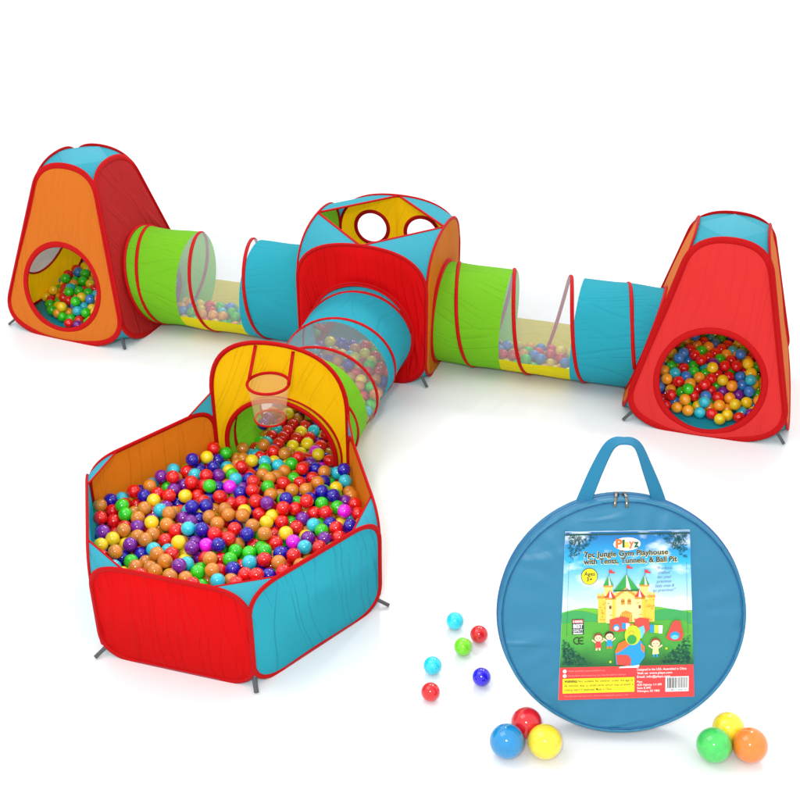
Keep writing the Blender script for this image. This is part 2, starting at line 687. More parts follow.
tent(right, base, topr, (.31, .56), (.2, TT * .995), [
    dict(name='front_panel', mat='red_bright', holes=[HOLE], label='bright red front panel with round opening'),
    dict(name='side_panel', mat='orange', label='orange side panel without opening'),
    dict(name='back_panel', mat='yellow', label='yellow back panel'),
    dict(name='side_panel', mat='orange', holes=[TUN], label='orange side panel joined to the tunnel', hw=.016),
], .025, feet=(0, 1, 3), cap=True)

# ------------------------------------------------------------------ cube tent in the middle
CH = 1.107
base = [Vector((x * .5, y * .5, 0)) for x, y in CORN]
topr = [Vector((x * .5, y * .5, CH)) for x, y in CORN]
cube = thing('cube_tent', 'cube shaped junction tent with red front and open diamond roof', 'play tent', (0, 0, 0))
tent(cube, base, topr, (.26, .3), (.34, .497), [
    dict(name='front_panel', mat='red', holes=[(0, .405, .40)], label='red front panel round the tunnel mouth', puff=.018, hw=.015),
    dict(name='side_panel', mat='orange_deep', holes=[(0, .405, .398)], label='orange side panel', hw=.016),
    dict(name='back_panel', mat='yellow', holes=[(-.192, .81, .137), (.226, .81, .137)], label='yellow back panel with two round windows', hw=.016),
    dict(name='side_panel', mat='green_panel', holes=[(0, .405, .398)], label='green side panel', hw=.016),
], .014, feet=(0, 1), rim=.011)

# ------------------------------------------------------------------ ball pit
PX, PY, PR, HX, PH = -.0105, -2.9838, .9077, 1.0385, .6475
pit = thing('ball_pit', 'hexagonal fabric ball pit full of balls with a yellow hoop panel', 'ball pit', (PX, PY, 0))
hexa = [Vector((PR * math.cos(math.radians(-120 + 60 * i)), HX * PR * math.sin(math.radians(-120 + 60 * i)), 0)) for i in range(6)]
htop = [v + Vector((0, 0, PH)) for v in hexa]
YH = 1.175
cut = (.17, .21)
tent(pit, hexa, htop, cut, cut, [
    dict(name='pit_panel', mat='red', label='red front panel'),
    dict(name='pit_panel', mat='teal', label='turquoise front panel'),
    dict(name='pit_panel', mat='orange_deep', label='orange panel right of the hoop'),
    dict(name='hoop_panel', mat='yellow', label='tall yellow arched panel with round opening',
         quad=(hexa[3], hexa[4], hexa[4] + Vector((0, 0, YH)), hexa[3] + Vector((0, 0, YH))), bot=cut, top=(.43, .452),
         holes=[(.005, .39, .372)], wide=.76, hw=.017),
    dict(name='pit_panel', mat='orange_deep', label='orange panel left of the hoop'),
    dict(name='pit_panel', mat='teal', label='turquoise side panel'),
], .016, feet=(0, 1, 2, 5), rim=0.006)
# basketball hoop sewn on the yellow panel
yb = hexa[3].y
hc = Vector((.0, yb - .1425, .977))


def ring_pts(c, r, n=40):
    return [c + Vector((r * math.cos(2 * PI * i / n), r * math.sin(2 * PI * i / n), 0)) for i in range(n)]


h = MB()
h.tape(ring_pts(hc, .128), Vector((0, 0, 1)), .0095, .0095)
hoop = h.build('basketball_hoop', M['piping'], pit)
for sx, tz in ((-1, 1.14), (1, 1.135)):
    h = MB()
    a0, a1 = Vector((sx * .122, yb - .014, tz + .015)), hc + Vector((sx * .128, .01, .002))
    h.tape([a0.lerp(a1, k / 5) for k in range(6)], Vector((0, -1, .6)), .0115, .004, closed=False)
    h.build('strap', M['piping'], hoop)
h = MB()
zb = hc.z - .25
rows = [[Vector((hc.x + r * math.cos(2 * PI * i / 40), hc.y + r * math.sin(2 * PI * i / 40), z)) for i in range(40)]
        for r, z in ((.125, hc.z - .004), (.115, hc.z - .08), (.105, hc.z - .16), (.096, zb))]
h.grid(rows, [[(i * .02, v.z) for i, v in enumerate(r)] for r in rows], True)
h.build('net', M['net_hoop'], hoop)
h = MB()
h.tape(ring_pts(Vector((hc.x, hc.y, zb)), .095), Vector((0, 0, 1)), .0075, .0075)
h.build('net_ring', M['piping'], hoop)

# ------------------------------------------------------------------ tunnels


def tunnel(name, label, loc, rz, x0, g1, b0, x1, wire0, net, wire_end=99, P=.4345):
    """Axis along local +x at height .4. x0/x1 may be functions of height so that the ends meet sloping tent sides."""
    r = .3915
    root = thing(name, label, 'play tunnel', loc, rz, 'tunnels joining the tents')
    f0 = x0 if callable(x0) else (lambda z: x0)
    f1 = x1 if callable(x1) else (lambda z: x1)
    rnd = random.Random(int(wire0 * 1000))
    ph = [rnd.uniform(0, 6.28) for _ in range(6)]

    def rr(x, a):
        return r + .004 * math.sin(5 * a + 3 * x + ph[0]) * math.sin(14 * x + ph[1]) - .006 * abs(math.sin(PI * (x - wire0) / .435 - a / 2))

    def sect(part, mat, xa, xb, a0=0., a1=2 * PI, nx=14, na=72):
        full = a1 - a0 > 6.2
        rows, uvs = [], []
        for i in range(nx + 1):
            row, u = [], []
            for k in range(na if full else na + 1):
                a = a0 + (a1 - a0) * k / na
                z0 = .4 + r * math.cos(a)
                s_, e_ = (xa(z0) if callable(xa) else xa), (xb(z0) if callable(xb) else xb)
                x = s_ + (e_ - s_) * i / nx
                q = rr(x, a)
                row.append(Vector((x, -q * math.sin(a), .4 + q * math.cos(a))))
                u.append((x, (a if a < PI else 2 * PI - a) * r))
            rows.append(row)
            uvs.append(u)
        mb = MB()
        mb.grid(rows, uvs, full)
        return mb.build(part, M[mat], root)
    sect('green_section', 'green', f0, g1)
    sect('blue_section', 'teal_tunnel', b0, f1)
    th = math.radians(66)
    sect('yellow_floor_strip', 'lemon', g1, b0, PI - th, PI + th, 10, 36)
    sect('netting_window', net, g1, b0, -PI + th, PI - th, 10, 48)
    # sewn-in spiral spring
    pts, nr = [], []
    lo, hi = f0(.4), f1(.4)
    k0 = int((lo - wire0) / P * 40) - 40
    for k in range(k0, k0 + 400):
        a = 2 * PI * k / 40
        x = wire0 + P * k / 40
        z = .4 + r * math.cos(a)
        if f0(z) + .01 < x < min(f1(z) - .01, wire_end):
            d = Vector((0, -math.sin(a), math.cos(a)))
            pts.append(Vector((x, 0, .4)) + d * (r + .001))
            nr.append(d)
    mb = MB()
    mb.tape(pts, nr, .0145, .009, closed=False)
    mb.build('spiral_piping', M['piping'], root)
    for f in (f0, f1):
        mb = MB()
        cp, cn = [], []
        for k in range(64):
            a = 2 * PI * k / 64
            d = Vector((0, -math.sin(a), math.cos(a)))
            z = .4 + r * math.cos(a)
            cp.append(Vector((f(z) + (.012 if f is f0 else -.012), 0, .4)) + d * (r + .002))
            cn.append(d)
        mb.tape(cp, cn, .014, .009)
        mb.build('end_collar', M['piping'], root)
    return root


KS = (TB - TT) / TH
tunnel('play_tunnel', 'tunnel between the orange fronted tent and the cube tent', (0, -.02, 0), 0,
       lambda z: -2.48 + TB - KS * z, -1.575, -1.035, -.502, -2.0, 'net', -.75, .458)
tunnel('play_tunnel', 'tunnel between the cube tent and the bright red tent', (0, 0, 0), 0,
       .502, 1.03, 1.565, lambda z: 2.5755 - TB + KS * z, .6165, 'net')
tunnel('play_tunnel', 'tunnel behind the yellow hoop panel leading to the cube tent', (0, PY + yb, 0), PI / 2,
       .004, .56, 1.06, -(PY + yb) - .502, .245, 'net_dense')

# ------------------------------------------------------------------ carrying bag
CARD = {k: plain('card_' + k, c, rough=.42, spec=.4, bscale=30) for k, c in {
    'red': (226, 62, 62), 'yellow': (250, 232, 30), 'white': (244, 244, 240), 'black': (34, 32, 30), 'title': (40, 46, 40), 'cream': (247, 226, 150),
    'grass': (84, 168, 56), 'hill': (60, 160, 84), 'dark_green': (22, 92, 48), 'gold': (246, 196, 66), 'sand': (250, 216, 120), 'shade': (214, 146, 52),
    'roof': (52, 158, 72), 'roof_dark': (30, 112, 56), 'flag': (214, 58, 48), 'skin': (248, 206, 170), 'hair': (60, 34, 26), 'brown': (140, 70, 44),
    'blue': (34, 150, 214), 'sky': (110, 200, 236), 'orange': (236, 112, 46), 'lime': (196, 214, 40), 'brick': (204, 74, 62), 'ink': (96, 110, 130),
    'navy': (34, 40, 66), 'lace': (18, 78, 74), 'pale': (232, 242, 248), 'bar': (40, 40, 42), 'pink': (246, 150, 146)}.items()}


def print_sky():
    m, nt, p, out = newmat('card_sky_print')
    L = nt.links.new
    uv = N(nt, 'ShaderNodeTexCoord')
    sp = N(nt, 'ShaderNodeSeparateXYZ')
    L(uv.outputs['UV'], sp.inputs[0])
    cr = N(nt, 'ShaderNodeValToRGB')
    e = cr.color_ramp.elements
    e[0].position = .55
    e[0].color = (*lin((206, 234, 246)), 1)
    e[1].position = 1.0
    e[1].color = (*lin((6, 96, 168)), 1)
    k = e.new(.82)
    k.color = (*lin((34, 170, 222)), 1)
    L(sp.outputs['Y'], cr.inputs[0])
    mp = N(nt, 'ShaderNodeMapping')
    mp.inputs['Scale'].default_value = (2.2, 5.0, 1)
    L(uv.outputs['UV'], mp.inputs[0])
    no = N(nt, 'ShaderNodeTexNoise')
    no.inputs['Scale'].default_value = 1.6
    no.inputs['Detail'].default_value = 5
    L(mp.outputs[0], no.inputs['Vector'])
    mr = N(nt, 'ShaderNodeMapRange')
    mr.inputs['From Min'].default_value = .52
    mr.inputs['From Max'].default_value = .68
    mr.inputs['To Max'].default_value = .8
    L(no.outputs['Fac'], mr.inputs['Value'])
    mx = N(nt, 'ShaderNodeMix', data_type='RGBA')
    L(mr.outputs[0], mx.inputs[0])
    L(cr.outputs[0], mx.inputs[6])
    mx.inputs[7].default_value = (*lin((240, 248, 252)), 1)
    L(mx.outputs[2], p.inputs['Base Color'])
    p.inputs['Roughness'].default_value = .42
    return m


def print_ground():
    m, nt, p, out = newmat('card_meadow_print')
    L = nt.links.new
    uv = N(nt, 'ShaderNodeTexCoord')
    sp = N(nt, 'ShaderNodeSeparateXYZ')
    L(uv.outputs['UV'], sp.inputs[0])
    cr = N(nt, 'ShaderNodeValToRGB')
    e = cr.color_ramp.elements
    e[0].position = .2
    e[0].color = (*lin((20, 92, 42)), 1)
    e[1].position = .5
    e[1].color = (*lin((108, 182, 50)), 1)
    k = e.new(.33)
    k.color = (*lin((66, 160, 56)), 1)
    no = N(nt, 'ShaderNodeTexNoise')
    no.inputs['Scale'].default_value = 6
    L(uv.outputs['UV'], no.inputs['Vector'])
    ma = N(nt, 'ShaderNodeMath', operation='MULTIPLY_ADD')
    ma.inputs[1].default_value = .12
    L(no.outputs['Fac'], ma.inputs[0])
    L(sp.outputs['Y'], ma.inputs[2])
    sb = N(nt, 'ShaderNodeMath', operation='SUBTRACT')
    sb.inputs[1].default_value = .06
    L(ma.outputs[0], sb.inputs[0])
    L(sb.outputs[0], cr.inputs[0])
    L(cr.outputs[0], p.inputs['Base Color'])
    p.inputs['Roughness'].default_value = .42
    return m


BR, BD = .6186, .135
a_ = Vector((math.cos(.23794), math.sin(.23794), 0))
n_ = Vector((.21992, -.90675, .35978)).normalized()
b_ = n_.cross(a_).normalized()
bc = Vector((2.49205, -8.08329, 4.68471)) + (Vector((2.29770, -3.36776, .58341)) - Vector((2.49205, -8.08329, 4.68471))) * .9893
bag = thing('carry_bag', 'round blue zip carry bag with a loop handle and a printed card', 'bag')
foot_pt = bc - b_ * BR
mw = Matrix((a_, b_, n_)).transposed().to_4x4()
mw.translation = foot_pt
bag.matrix_world = mw
bagm = fabric('blue_bag_polyester', (44, 126, 162), trans=0, sx=1.6, sy=1.6, bump=.4, rough=.42, seed=21, spec=.4)
bagd = fabric('blue_webbing', (44, 126, 162), trans=0, sx=90, sy=4, bump=.12, rough=.6, seed=22)
seam = plain('dark_blue_seam', (26, 96, 150), rough=.5, bump=.4)
metal = plain('zip_metal', (128, 124, 116), rough=.3, metal=1.0)


def disc(z_of, r, K=26, n=128, flip=False):
    rows, uvs = [], []
    for k in range(K + 1):
        f = max(.004, k / K)
        row, u = [], []
        for i in range(n):
            t = 2 * PI * i / n
            x, y = r * f * math.cos(t), r * f * math.sin(t)
            row.append(Vector((x, BR + y, z_of(f, t))))
            u.append((x, y))
        rows.append(row)
        uvs.append(u)
    m = MB()
    m.grid(rows, uvs, True)
    return m


def puck(f, t):
    edge = max(0, (f - .62) / .38)
    w = .007 * math.sin(23 * t + 2 * math.sin(5 * t)) * edge * (1 - edge) * 4 * (0.4 + .6 * math.sin(3 * t + 1) ** 2)
    return .012 * (1 - f ** 6) - .004 * math.exp(-((f - .97) / .02) ** 2) + w


RF = BR - .012
disc(puck, RF).build('front_face', bagm, bag)
disc(lambda f, t: -BD - .01 * (1 - f ** 6), RF).build('back_face', bagm, bag)
m = MB()
rows, uvs = [], []
for k in range(13):
    f = k / 12
    rad = RF + .012 * math.sin(PI * f) ** .6 + .0
    rows.append([Vector((rad * math.cos(2 * PI * i / 128), BR + rad * math.sin(2 * PI * i / 128), -BD * f)) for i in range(128)])
    uvs.append([(i * .03, f * BD) for i in range(128)])
m.grid(rows, uvs, True)
m.build('side_band', bagm, bag)
for z, rad, w, nm, mt in ((0.0, RF, .0085, 'front_piping', bagm), (-BD, RF, .0085, 'back_piping', bagm), (.0015, RF - .0115, .003, 'seam_line', seam), (-BD * .5, BR, .006, 'zip_line', seam),
                          (-BD * .26, BR - .003, .003, 'seam_line', seam)):
    m = MB()
    m.tape([Vector((rad * math.cos(2 * PI * i / 128), BR + rad * math.sin(2 * PI * i / 128), z)) for i in range(128)], Vector((0, 0, 1)), w, w if nm != 'zip_line' else .004)
    m.build(nm, mt, bag)
# loop handle
hp = []
ctrl = [(-.212, .575), (-.189, .641), (-.148, .755), (-.102, .858), (-.064, .895), (-.022, .9), (.02, .895), (.055, .86), (.098, .76), (.143, .65), (.168, .575)]
ctrl = [Vector((x, BR + y * .9893, -BD * .5)) for x, y in ctrl]
for i in range(len(ctrl) - 1):
    p0, p1, p2, p3 = ctrl[max(0, i - 1)], ctrl[i], ctrl[i + 1], ctrl[min(len(ctrl) - 1, i + 2)]
    for k in range(6):
        t = k / 6
        hp.append(.5 * ((2 * p1) + (p2 - p0) * t + (2 * p0 - 5 * p1 + 4 * p2 - p3) * t * t + (-p0 + 3 * p1 - 3 * p2 + p3) * t ** 3))
hp.append(ctrl[-1])
m = MB()
ring4 = []
for i, p in enumerate(hp):
    t = (hp[min(i + 1, len(hp) - 1)] - hp[max(i - 1, 0)]).normalized()
    per = Vector((-t.y, t.x, 0))
    s = abs(i / (len(hp) - 1) - .5) * 2
    tau = math.radians(10 + 66 * (1 - s ** 1.4))
    w = per * math.cos(tau) + Vector((0, 0, -1)) * math.sin(tau)
    nn = t.cross(w).normalized()
    W = .036
    ring4.append((p - w * W - nn * .004, p + w * W - nn * .004, p + w * W + nn * .004, p - w * W + nn * .004))
for e in range(4):
    A = [r[e] for r in ring4]
    B = [r[(e + 1) % 4] for r in ring4]
    m.grid([A, [a.lerp(b, .5) for a, b in zip(A, B)], B], [[(i * .02, e + q) for i in range(len(A))] for q in (0, .04, .08)])
m.build('handle', bagd, bag)
for zx, dx in ((-.05, -.014), (-.010, .004)):
    m = MB()
    p0 = Vector((zx, BR * 2 + .004, -BD * .42))
    zz = -BD * .42
    # slider body
    m.tape([p0 + Vector((-.012, 0, 0)), p0 + Vector((.012, 0, 0))], Vector((0, 1, 0)), .012, .009, closed=False)
    zo = m.build('zip_slider', metal, bag)
    m = MB()
    q = [p0 + Vector((0, .006, .004)), p0 + Vector((dx * .4, .004, .03)), p0 + Vector((dx * .7, -.008, .062)), p0 + Vector((dx, -.032, .071)), p0 + Vector((dx * 1.2, -.048, .072))]
    m.tape(q, [Vector((0, 1, .3)), Vector((0, 1, .4)), Vector((0, .6, 1)), Vector((0, .1, 1)), Vector((0, 0, 1))], .008, .0026, closed=False)
    m.build('zip_pull', metal, zo)

# printed card slipped on the front: u to the right, v up, both 0..1
QT = [Vector((x * .9893, BR + y * .9893, 0)) for x, y in ((-.305, -.446), (.383, -.402), (.309, .473), (-.305, .446))]


def cp(u, v, layer=0):
    p = QT[0] * ((1 - u) * (1 - v)) + QT[1] * (u * (1 - v)) + QT[2] * (u * v) + QT[3] * ((1 - u) * v)
    return Vector((p.x, p.y, 0.0215 + .0009 * layer))


def px(x, y):
    """position on a measuring sheet 0..632 by 0..800 laid over the card -> u, v"""
    v = 1 - (y - 46) / 706
    xl = 62 - 30 * (1 - v)
    xr = 584 + 25 * (1 - v)
    return (x - xl) / (xr - xl), v


def poly(mb, pts, layer, mi=0, raw=False):
    q = [(p if raw else px(*p)) for p in pts]
    v3 = [cp(u, v, layer) for u, v in q]
    tris = tessellate_polygon([v3])
    fs = []
    for t in tris:
        a, b, c = [v3[i] for i in t]
        fs.append(tuple(t) if (b - a).cross(c - a).z > 0 else tuple(reversed(t)))
    mb.add(v3, fs, q, mi)


def ell(mb, cx, cy, rx, ry, layer, mi=0, n=28):
    poly(mb, [(cx + rx * math.cos(2 * PI * i / n), cy + ry * math.sin(2 * PI * i / n)) for i in range(n)], layer, mi)


def rect(mb, x0, y0, x1, y1, layer, mi=0):
    poly(mb, [(x0, y1), (x1, y1), (x1, y0), (x0, y0)], layer, mi)


def text(mb, s, x0, x1, yb_, h, layer, mi=0, bold=0., shear=0., align='L', rot=0.):
    """Lettering with base line at yb_, capital height h, squeezed to fit x0..x1."""
    c = bpy.data.curves.new('lettering', 'FONT')
    c.body = s
    c.size = 1.0
    c.offset = bold
    c.shear = shear
    c.resolution_u = 3
    o = bpy.data.objects.new('lettering', c)
    COL.objects.link(o)
    dg = bpy.context.evaluated_depsgraph_get()
    me = o.evaluated_get(dg).to_mesh()
    vs = [v.co.copy() for v in me.vertices]
    fs = [tuple(p.vertices) for p in me.polygons]
    o.evaluated_get(dg).to_mesh_clear()
    bpy.data.objects.remove(o)
    bpy.data.curves.remove(c)
    xa, xb = min(v.x for v in vs), max(v.x for v in vs)
    k = h / .70
    kx = min((x1 - x0) / (xb - xa), k * 1.25) if align != 'F' else (x1 - x0) / (xb - xa)
    off = x0 if align != 'C' else (x0 + x1) / 2 - kx * (xb - xa) / 2
    P = []
    for v in vs:
        x, y = off + (v.x - xa) * kx, yb_ - v.y * k
        y += (x - x0) * rot
        P.append(cp(*px(x, y), layer))
    mb.add(P, fs, [(p.x, p.y) for p in P], mi)


m = MB()
RWS = 20
us = [i / 12 for i in range(13)]


def band(v0, v1, mi, rows=8, hill=None):
    g, u2 = [], []
    for j in range(rows + 1):
        r, q = [], []
        for u in us:
            t = v0(u) + (v1(u) - v0(u)) * j / rows
            r.append(cp(u, t))
            q.append((u, t))
        g.append(r)
        u2.append(q)
    m.grid(g, u2, mi=mi)


f_red, f_hill, one, zero = (lambda u: .197), (lambda u: .525 + .03 * math.sin(6.2 * u + .4) ** 2), (lambda u: 1.), (lambda u: 0.)
band(f_hill, one, 0)
band(f_red, f_hill, 1)
band(zero, f_red, 2)
rimv = [cp(u, 0) for u in us] + [cp(1, j / 8) for j in range(1, 9)] + [cp(u, 1) for u in us[::-1][1:]] + [cp(0, 1 - j / 8) for j in range(1, 8)]
m.grid([[p + Vector((0, 0, -.014)) for p in rimv], rimv], closed=True, mi=3)
card = m.build('label_card', [print_sky(), print_ground(), CARD['red'], CARD['pale']], bag, smooth=False)


def sub(name, mb, cols):
    mb.build(name, [CARD[c] for c in cols], card, smooth=False)


# hills
m = MB()
poly(m, [(46, 425)] + [(46 + i * 28, 388 - 16 * math.sin(i * .55 + .3)) for i in range(7)] + [(220, 430)], 1)
poly(m, [(430, 425)] + [(430 + i * 28, 392 - 20 * math.sin(i * .45 + .6)) for i in range(6)] + [(592, 392), (594, 440)], 1)
poly(m, [(52, 470)] + [(52 + i * 40, 425 - 6 * math.sin(i * .7)) for i in range(14)] + [(592, 470)], 2, 1)
sub('hill_print', m, ['hill', 'grass'])
# title
m = MB()
text(m, '7pc Jungle Gym Playhouse', 140, 494, 150, 22, 3, 0, bold=.022, align='F', rot=-.022)
text(m, 'with Tents, Tunnels, & Ball Pit', 138, 532, 179, 22, 3, 0, bold=.022, align='F', rot=-.016)
sub('title_text', m, ['title'])
m = MB()
text(m, '7pc Jungle Gym Playhouse', 138, 496, 152, 24, 2, 0, bold=.045, align='F', rot=-.022)
text(m, 'with Tents, Tunnels, & Ball Pit', 136, 534, 181, 24, 2, 0, bold=.045, align='F', rot=-.016)
sub('title_glow', m, ['cream'])
# logo
m = MB()
ell(m, 321, 97, 57, 27, 3, 0)
for ch, x0, x1, y, h, ci in (('P', 273, 301, 112, 34, 1), ('l', 301, 311, 110, 30, 2), ('a', 309, 331, 110, 30, 3), ('y', 328, 351, 106, 28, 1), ('z', 349, 371, 110, 30, 2)):
    text(m, ch, x0, x1, y, h, 4, ci, bold=.05, align='F')
sub('logo', m, ['white', 'orange', 'dark_green', 'gold'])
# age badge
m = MB()
ell(m, 163, 229, 35, 35, 3, 1)
ell(m, 163, 229, 32.5, 32.5, 4, 0)
text(m, 'Ages', 141, 187, 226, 17, 5, 1, bold=.015, align='F')
text(m, '3+', 151, 176, 249, 17, 5, 1, bold=.02, align='F')
sub('age_badge', m, ['yellow', 'black'])
# slogan
m = MB()
for i, (s, x0, x1) in enumerate((('"Products', 446, 512), ('crafted', 452, 503), ('for your', 450, 510), ('precious', 446, 508), ('little ones &', 440, 520), ('so precious!"', 430, 528))):
    text(m, s, x0, x1, 206 + i * 18.6, 12, 3, 0, shear=.3, align='F', rot=-.03)
sub('slogan_text', m, ['ink'])
# castle
m = MB()
# wings
rect(m, 200, 312, 262, 424, 3, 0)
rect(m, 376, 312, 438, 424, 3, 0)
for x in range(196, 258, 16):
    rect(m, x, 300, x + 10, 314, 3, 0)
for x in range(382, 442, 16):
    rect(m, x, 300, x + 10, 314, 3, 0)
rect(m, 196, 312, 262, 322, 4, 2)
rect(m, 376, 312, 441, 322, 4, 2)
# back towers
for cx in (243, 394):
    rect(m, cx - 18, 268, cx + 18, 330, 4, 1)
    rect(m, cx - 21, 266, cx + 21, 275, 5, 2)
    poly(m, [(cx - 22, 268), (cx, 226), (cx + 22, 268)], 5, 3)
    poly(m, [(cx + 2, 268), (cx, 226), (cx + 12, 268)], 6, 4)
# keep
rect(m, 262, 300, 376, 424, 4, 1)
poly(m, [(268, 302), (318, 272), (372, 302)], 4, 1)
poly(m, [(266, 290), (318, 221), (374, 290)], 5, 3)
poly(m, [(318, 290), (318, 221), (338, 290)], 6, 4)
rect(m, 264, 287, 376, 294, 6, 5)
poly(m, [(258, 322), (318, 276), (376, 322), (370, 328), (318, 289), (264, 328)], 6, 2)
rect(m, 278, 322, 360, 424, 5, 6)
for cx in (304, 331):
    rect(m, cx - 8, 332, cx + 8, 350, 6, 2)
    ell(m, cx, 332, 8, 8, 6, 2)
poly(m, [(292, 424), (292, 396), (300, 382), (318, 374), (336, 382), (344, 396), (344, 424)], 6, 2)
for i in range(5):
    rect(m, 298 + i * 9, 388, 301 + i * 9, 424, 7, 0)
# front towers
for cx in (252, 376):
    rect(m, cx - 19, 318, cx + 19, 426, 7, 6)
    rect(m, cx + 7, 318, cx + 19, 426, 8, 0)
    rect(m, cx - 22, 316, cx + 22, 327, 8, 2)
    poly(m, [(cx - 22, 318), (cx - 3, 286), (cx + 22, 318)], 8, 7)
    poly(m, [(cx - 6, 318), (cx - 3, 286), (cx + 6, 318)], 9, 4)
    rect(m, cx - 6, 352, cx + 4, 366, 9, 8)
    rect(m, cx - 14, 340, cx - 4, 344, 9, 2)
    rect(m, cx - 2, 390, cx + 6, 394, 9, 2)
rnd = random.Random(5)
for i in range(26):
    x, y = rnd.choice([rnd.uniform(203, 228), rnd.uniform(400, 432), rnd.uniform(282, 352)]), rnd.uniform(328, 415)
    rect(m, x, y, x + 8, y + 3, 6, 2)
# flags
for cx, y0, top in ((246, 226, 202), (320, 221, 184), (396, 226, 204)):
    rect(m, cx - 1, top - 2, cx + 1, y0 + 4, 6, 5)
    poly(m, [(cx, top), (cx + 14, top + 1), (cx + 12, top + 7), (cx + 26, top + 10), (cx + 22, top + 16), (cx, top + 14)], 7, 7)
sub('castle_print', m, ['gold', 'sand', 'shade', 'roof', 'white', 'roof_dark', 'cream', 'flag', 'brown'])
# small printed play set
m = MB()
poly(m, [(248, 410), (300, 398), (330, 405), (326, 455), (290, 464), (250, 458)], 10, 0)
ell(m, 277, 444, 14, 14, 11, 1)
ell(m, 277, 447, 9, 9, 12, 4)
for i, c in enumerate((1, 4, 2)):
    poly(m, [(300 + i * 17, 424 + i * 2), (316 + i * 17, 426 + i * 2), (314 + i * 17, 452 + i * 2), (300 + i * 17, 450 + i * 2)], 11, c)
poly(m, [(354, 412), (376, 404), (414, 410), (418, 452), (396, 474), (356, 462)], 10, 0)
poly(m, [(372, 446), (392, 438), (398, 462), (384, 492), (366, 488)], 11, 5)
for i, c in enumerate((1, 3, 4)):
    poly(m, [(418 + i * 18, 434 + i * 2), (436 + i * 18, 436 + i * 2), (434 + i * 18, 470 + i * 2), (418 + i * 18, 468 + i * 2)], 11, c)
poly(m, [(486, 490), (512, 428), (526, 418), (546, 424), (560, 480), (552, 506), (520, 508), (492, 500)], 10, 0)
ell(m, 523, 484, 20, 17, 11, 1)
ell(m, 523, 490, 15, 10, 12, 5)
poly(m, [(272, 548), (290, 512), (330, 498), (380, 500), (396, 530), (398, 570), (372, 606), (340, 610), (276, 602)], 10, 1)
poly(m, [(272, 546), (286, 512), (326, 494), (332, 520), (300, 542), (276, 556)], 11, 2)
poly(m, [(380, 512), (396, 528), (394, 556), (382, 540)], 11, 2)
poly(m, [(276, 560), (326, 562), (340, 580), (336, 610), (280, 602)], 11, 0)
ell(m, 346, 478, 34, 42, 12, 3)
ell(m, 342, 496, 20, 20, 13, 6)
ell(m, 340, 468, 12, 9, 13, 2)
ell(m, 340, 468, 10, 7, 14, 3)
poly(m, [(292, 612), (376, 606), (370, 618), (288, 618)], 9, 4)
for x, y in ((252, 590), (488, 538)):
    ell(m, x, y, 5, 5, 10, 3)
sub('play_set_print', m, ['brick', 'blue', 'orange', 'lime', 'white', 'sky', 'roof'])


def kid(m, x, y, dress, hair, legs, s=1.0, arms=1):
    poly(m, [(x - 9 * s, y + 14 * s), (x + 9 * s, y + 14 * s), (x + 14 * s, y + 42 * s), (x - 12 * s, y + 44 * s)], 10, dress)
    for k in (-1, 1):
        poly(m, [(x + k * 5 * s - 3, y + 40 * s), (x + k * 5 * s + 4, y + 40 * s), (x + k * 7 * s + 4, y + 54 * s), (x + k * 7 * s - 4, y + 54 * s)], 9, legs)
        poly(m, [(x + k * 8 * s, y + 18 * s), (x + k * 8 * s, y + 25 * s), (x + k * 27 * s, y + 12 * s), (x + k * 25 * s, y + 6 * s)], 9, 0)
    ell(m, x, y - 3 * s, 19 * s, 17 * s, 10, hair)
    ell(m, x + 1, y + 2 * s, 16 * s, 13.5 * s, 11, 0)
    for k in (-1, 1):
        ell(m, x + k * 6 * s, y + 1 * s, 1.6, 2.2, 12, 1, 8)
    poly(m, [(x - 4, y + 8 * s), (x, y + 10.5 * s), (x + 4, y + 8 * s), (x, y + 9 * s)], 12, 3)


for args in ((200, 486, 3, 2, 0), (247, 480, 4, 1, 5), (442, 514, 6, 2, 4, 1.1)):
    m = MB()
    kid(m, *args)
    sub('child_print', m, ['skin', 'hair', 'brown', 'red', 'blue', 'orange', 'cream'])
# quality badge, CE mark
m = MB()
rect(m, 90, 407, 140, 472, 3, 0)
rect(m, 92, 409, 138, 424, 4, 1)
text(m, '100%', 95, 135, 422, 10, 5, 2, bold=.02, align='F')
text(m, 'BEST', 95, 136, 444, 16, 5, 2, bold=.04, align='F')
text(m, 'QUALITY', 94, 136, 460, 12, 5, 2, bold=.012, align='F')
rect(m, 95, 464, 135, 469, 5, 2)
sub('quality_badge', m, ['navy', 'brick', 'white'])
m = MB()
for cx, mid in ((112, False), (132, True)):
    pts = []
    for k in range(15):
        a = math.radians(60 + 240 * k / 14)
        pts.append((cx + 17 * math.cos(a), 499 - 16 * math.sin(a)))
    for k in range(14, -1, -1):
        a = math.radians(60 + 240 * k / 14)
        pts.append((cx + 13 * math.cos(a), 499 - 12 * math.sin(a)))
    poly(m, pts, 3)
    if mid:
        rect(m, cx - 15, 497, cx + 5, 501, 4)
sub('ce_mark', m, ['black'])
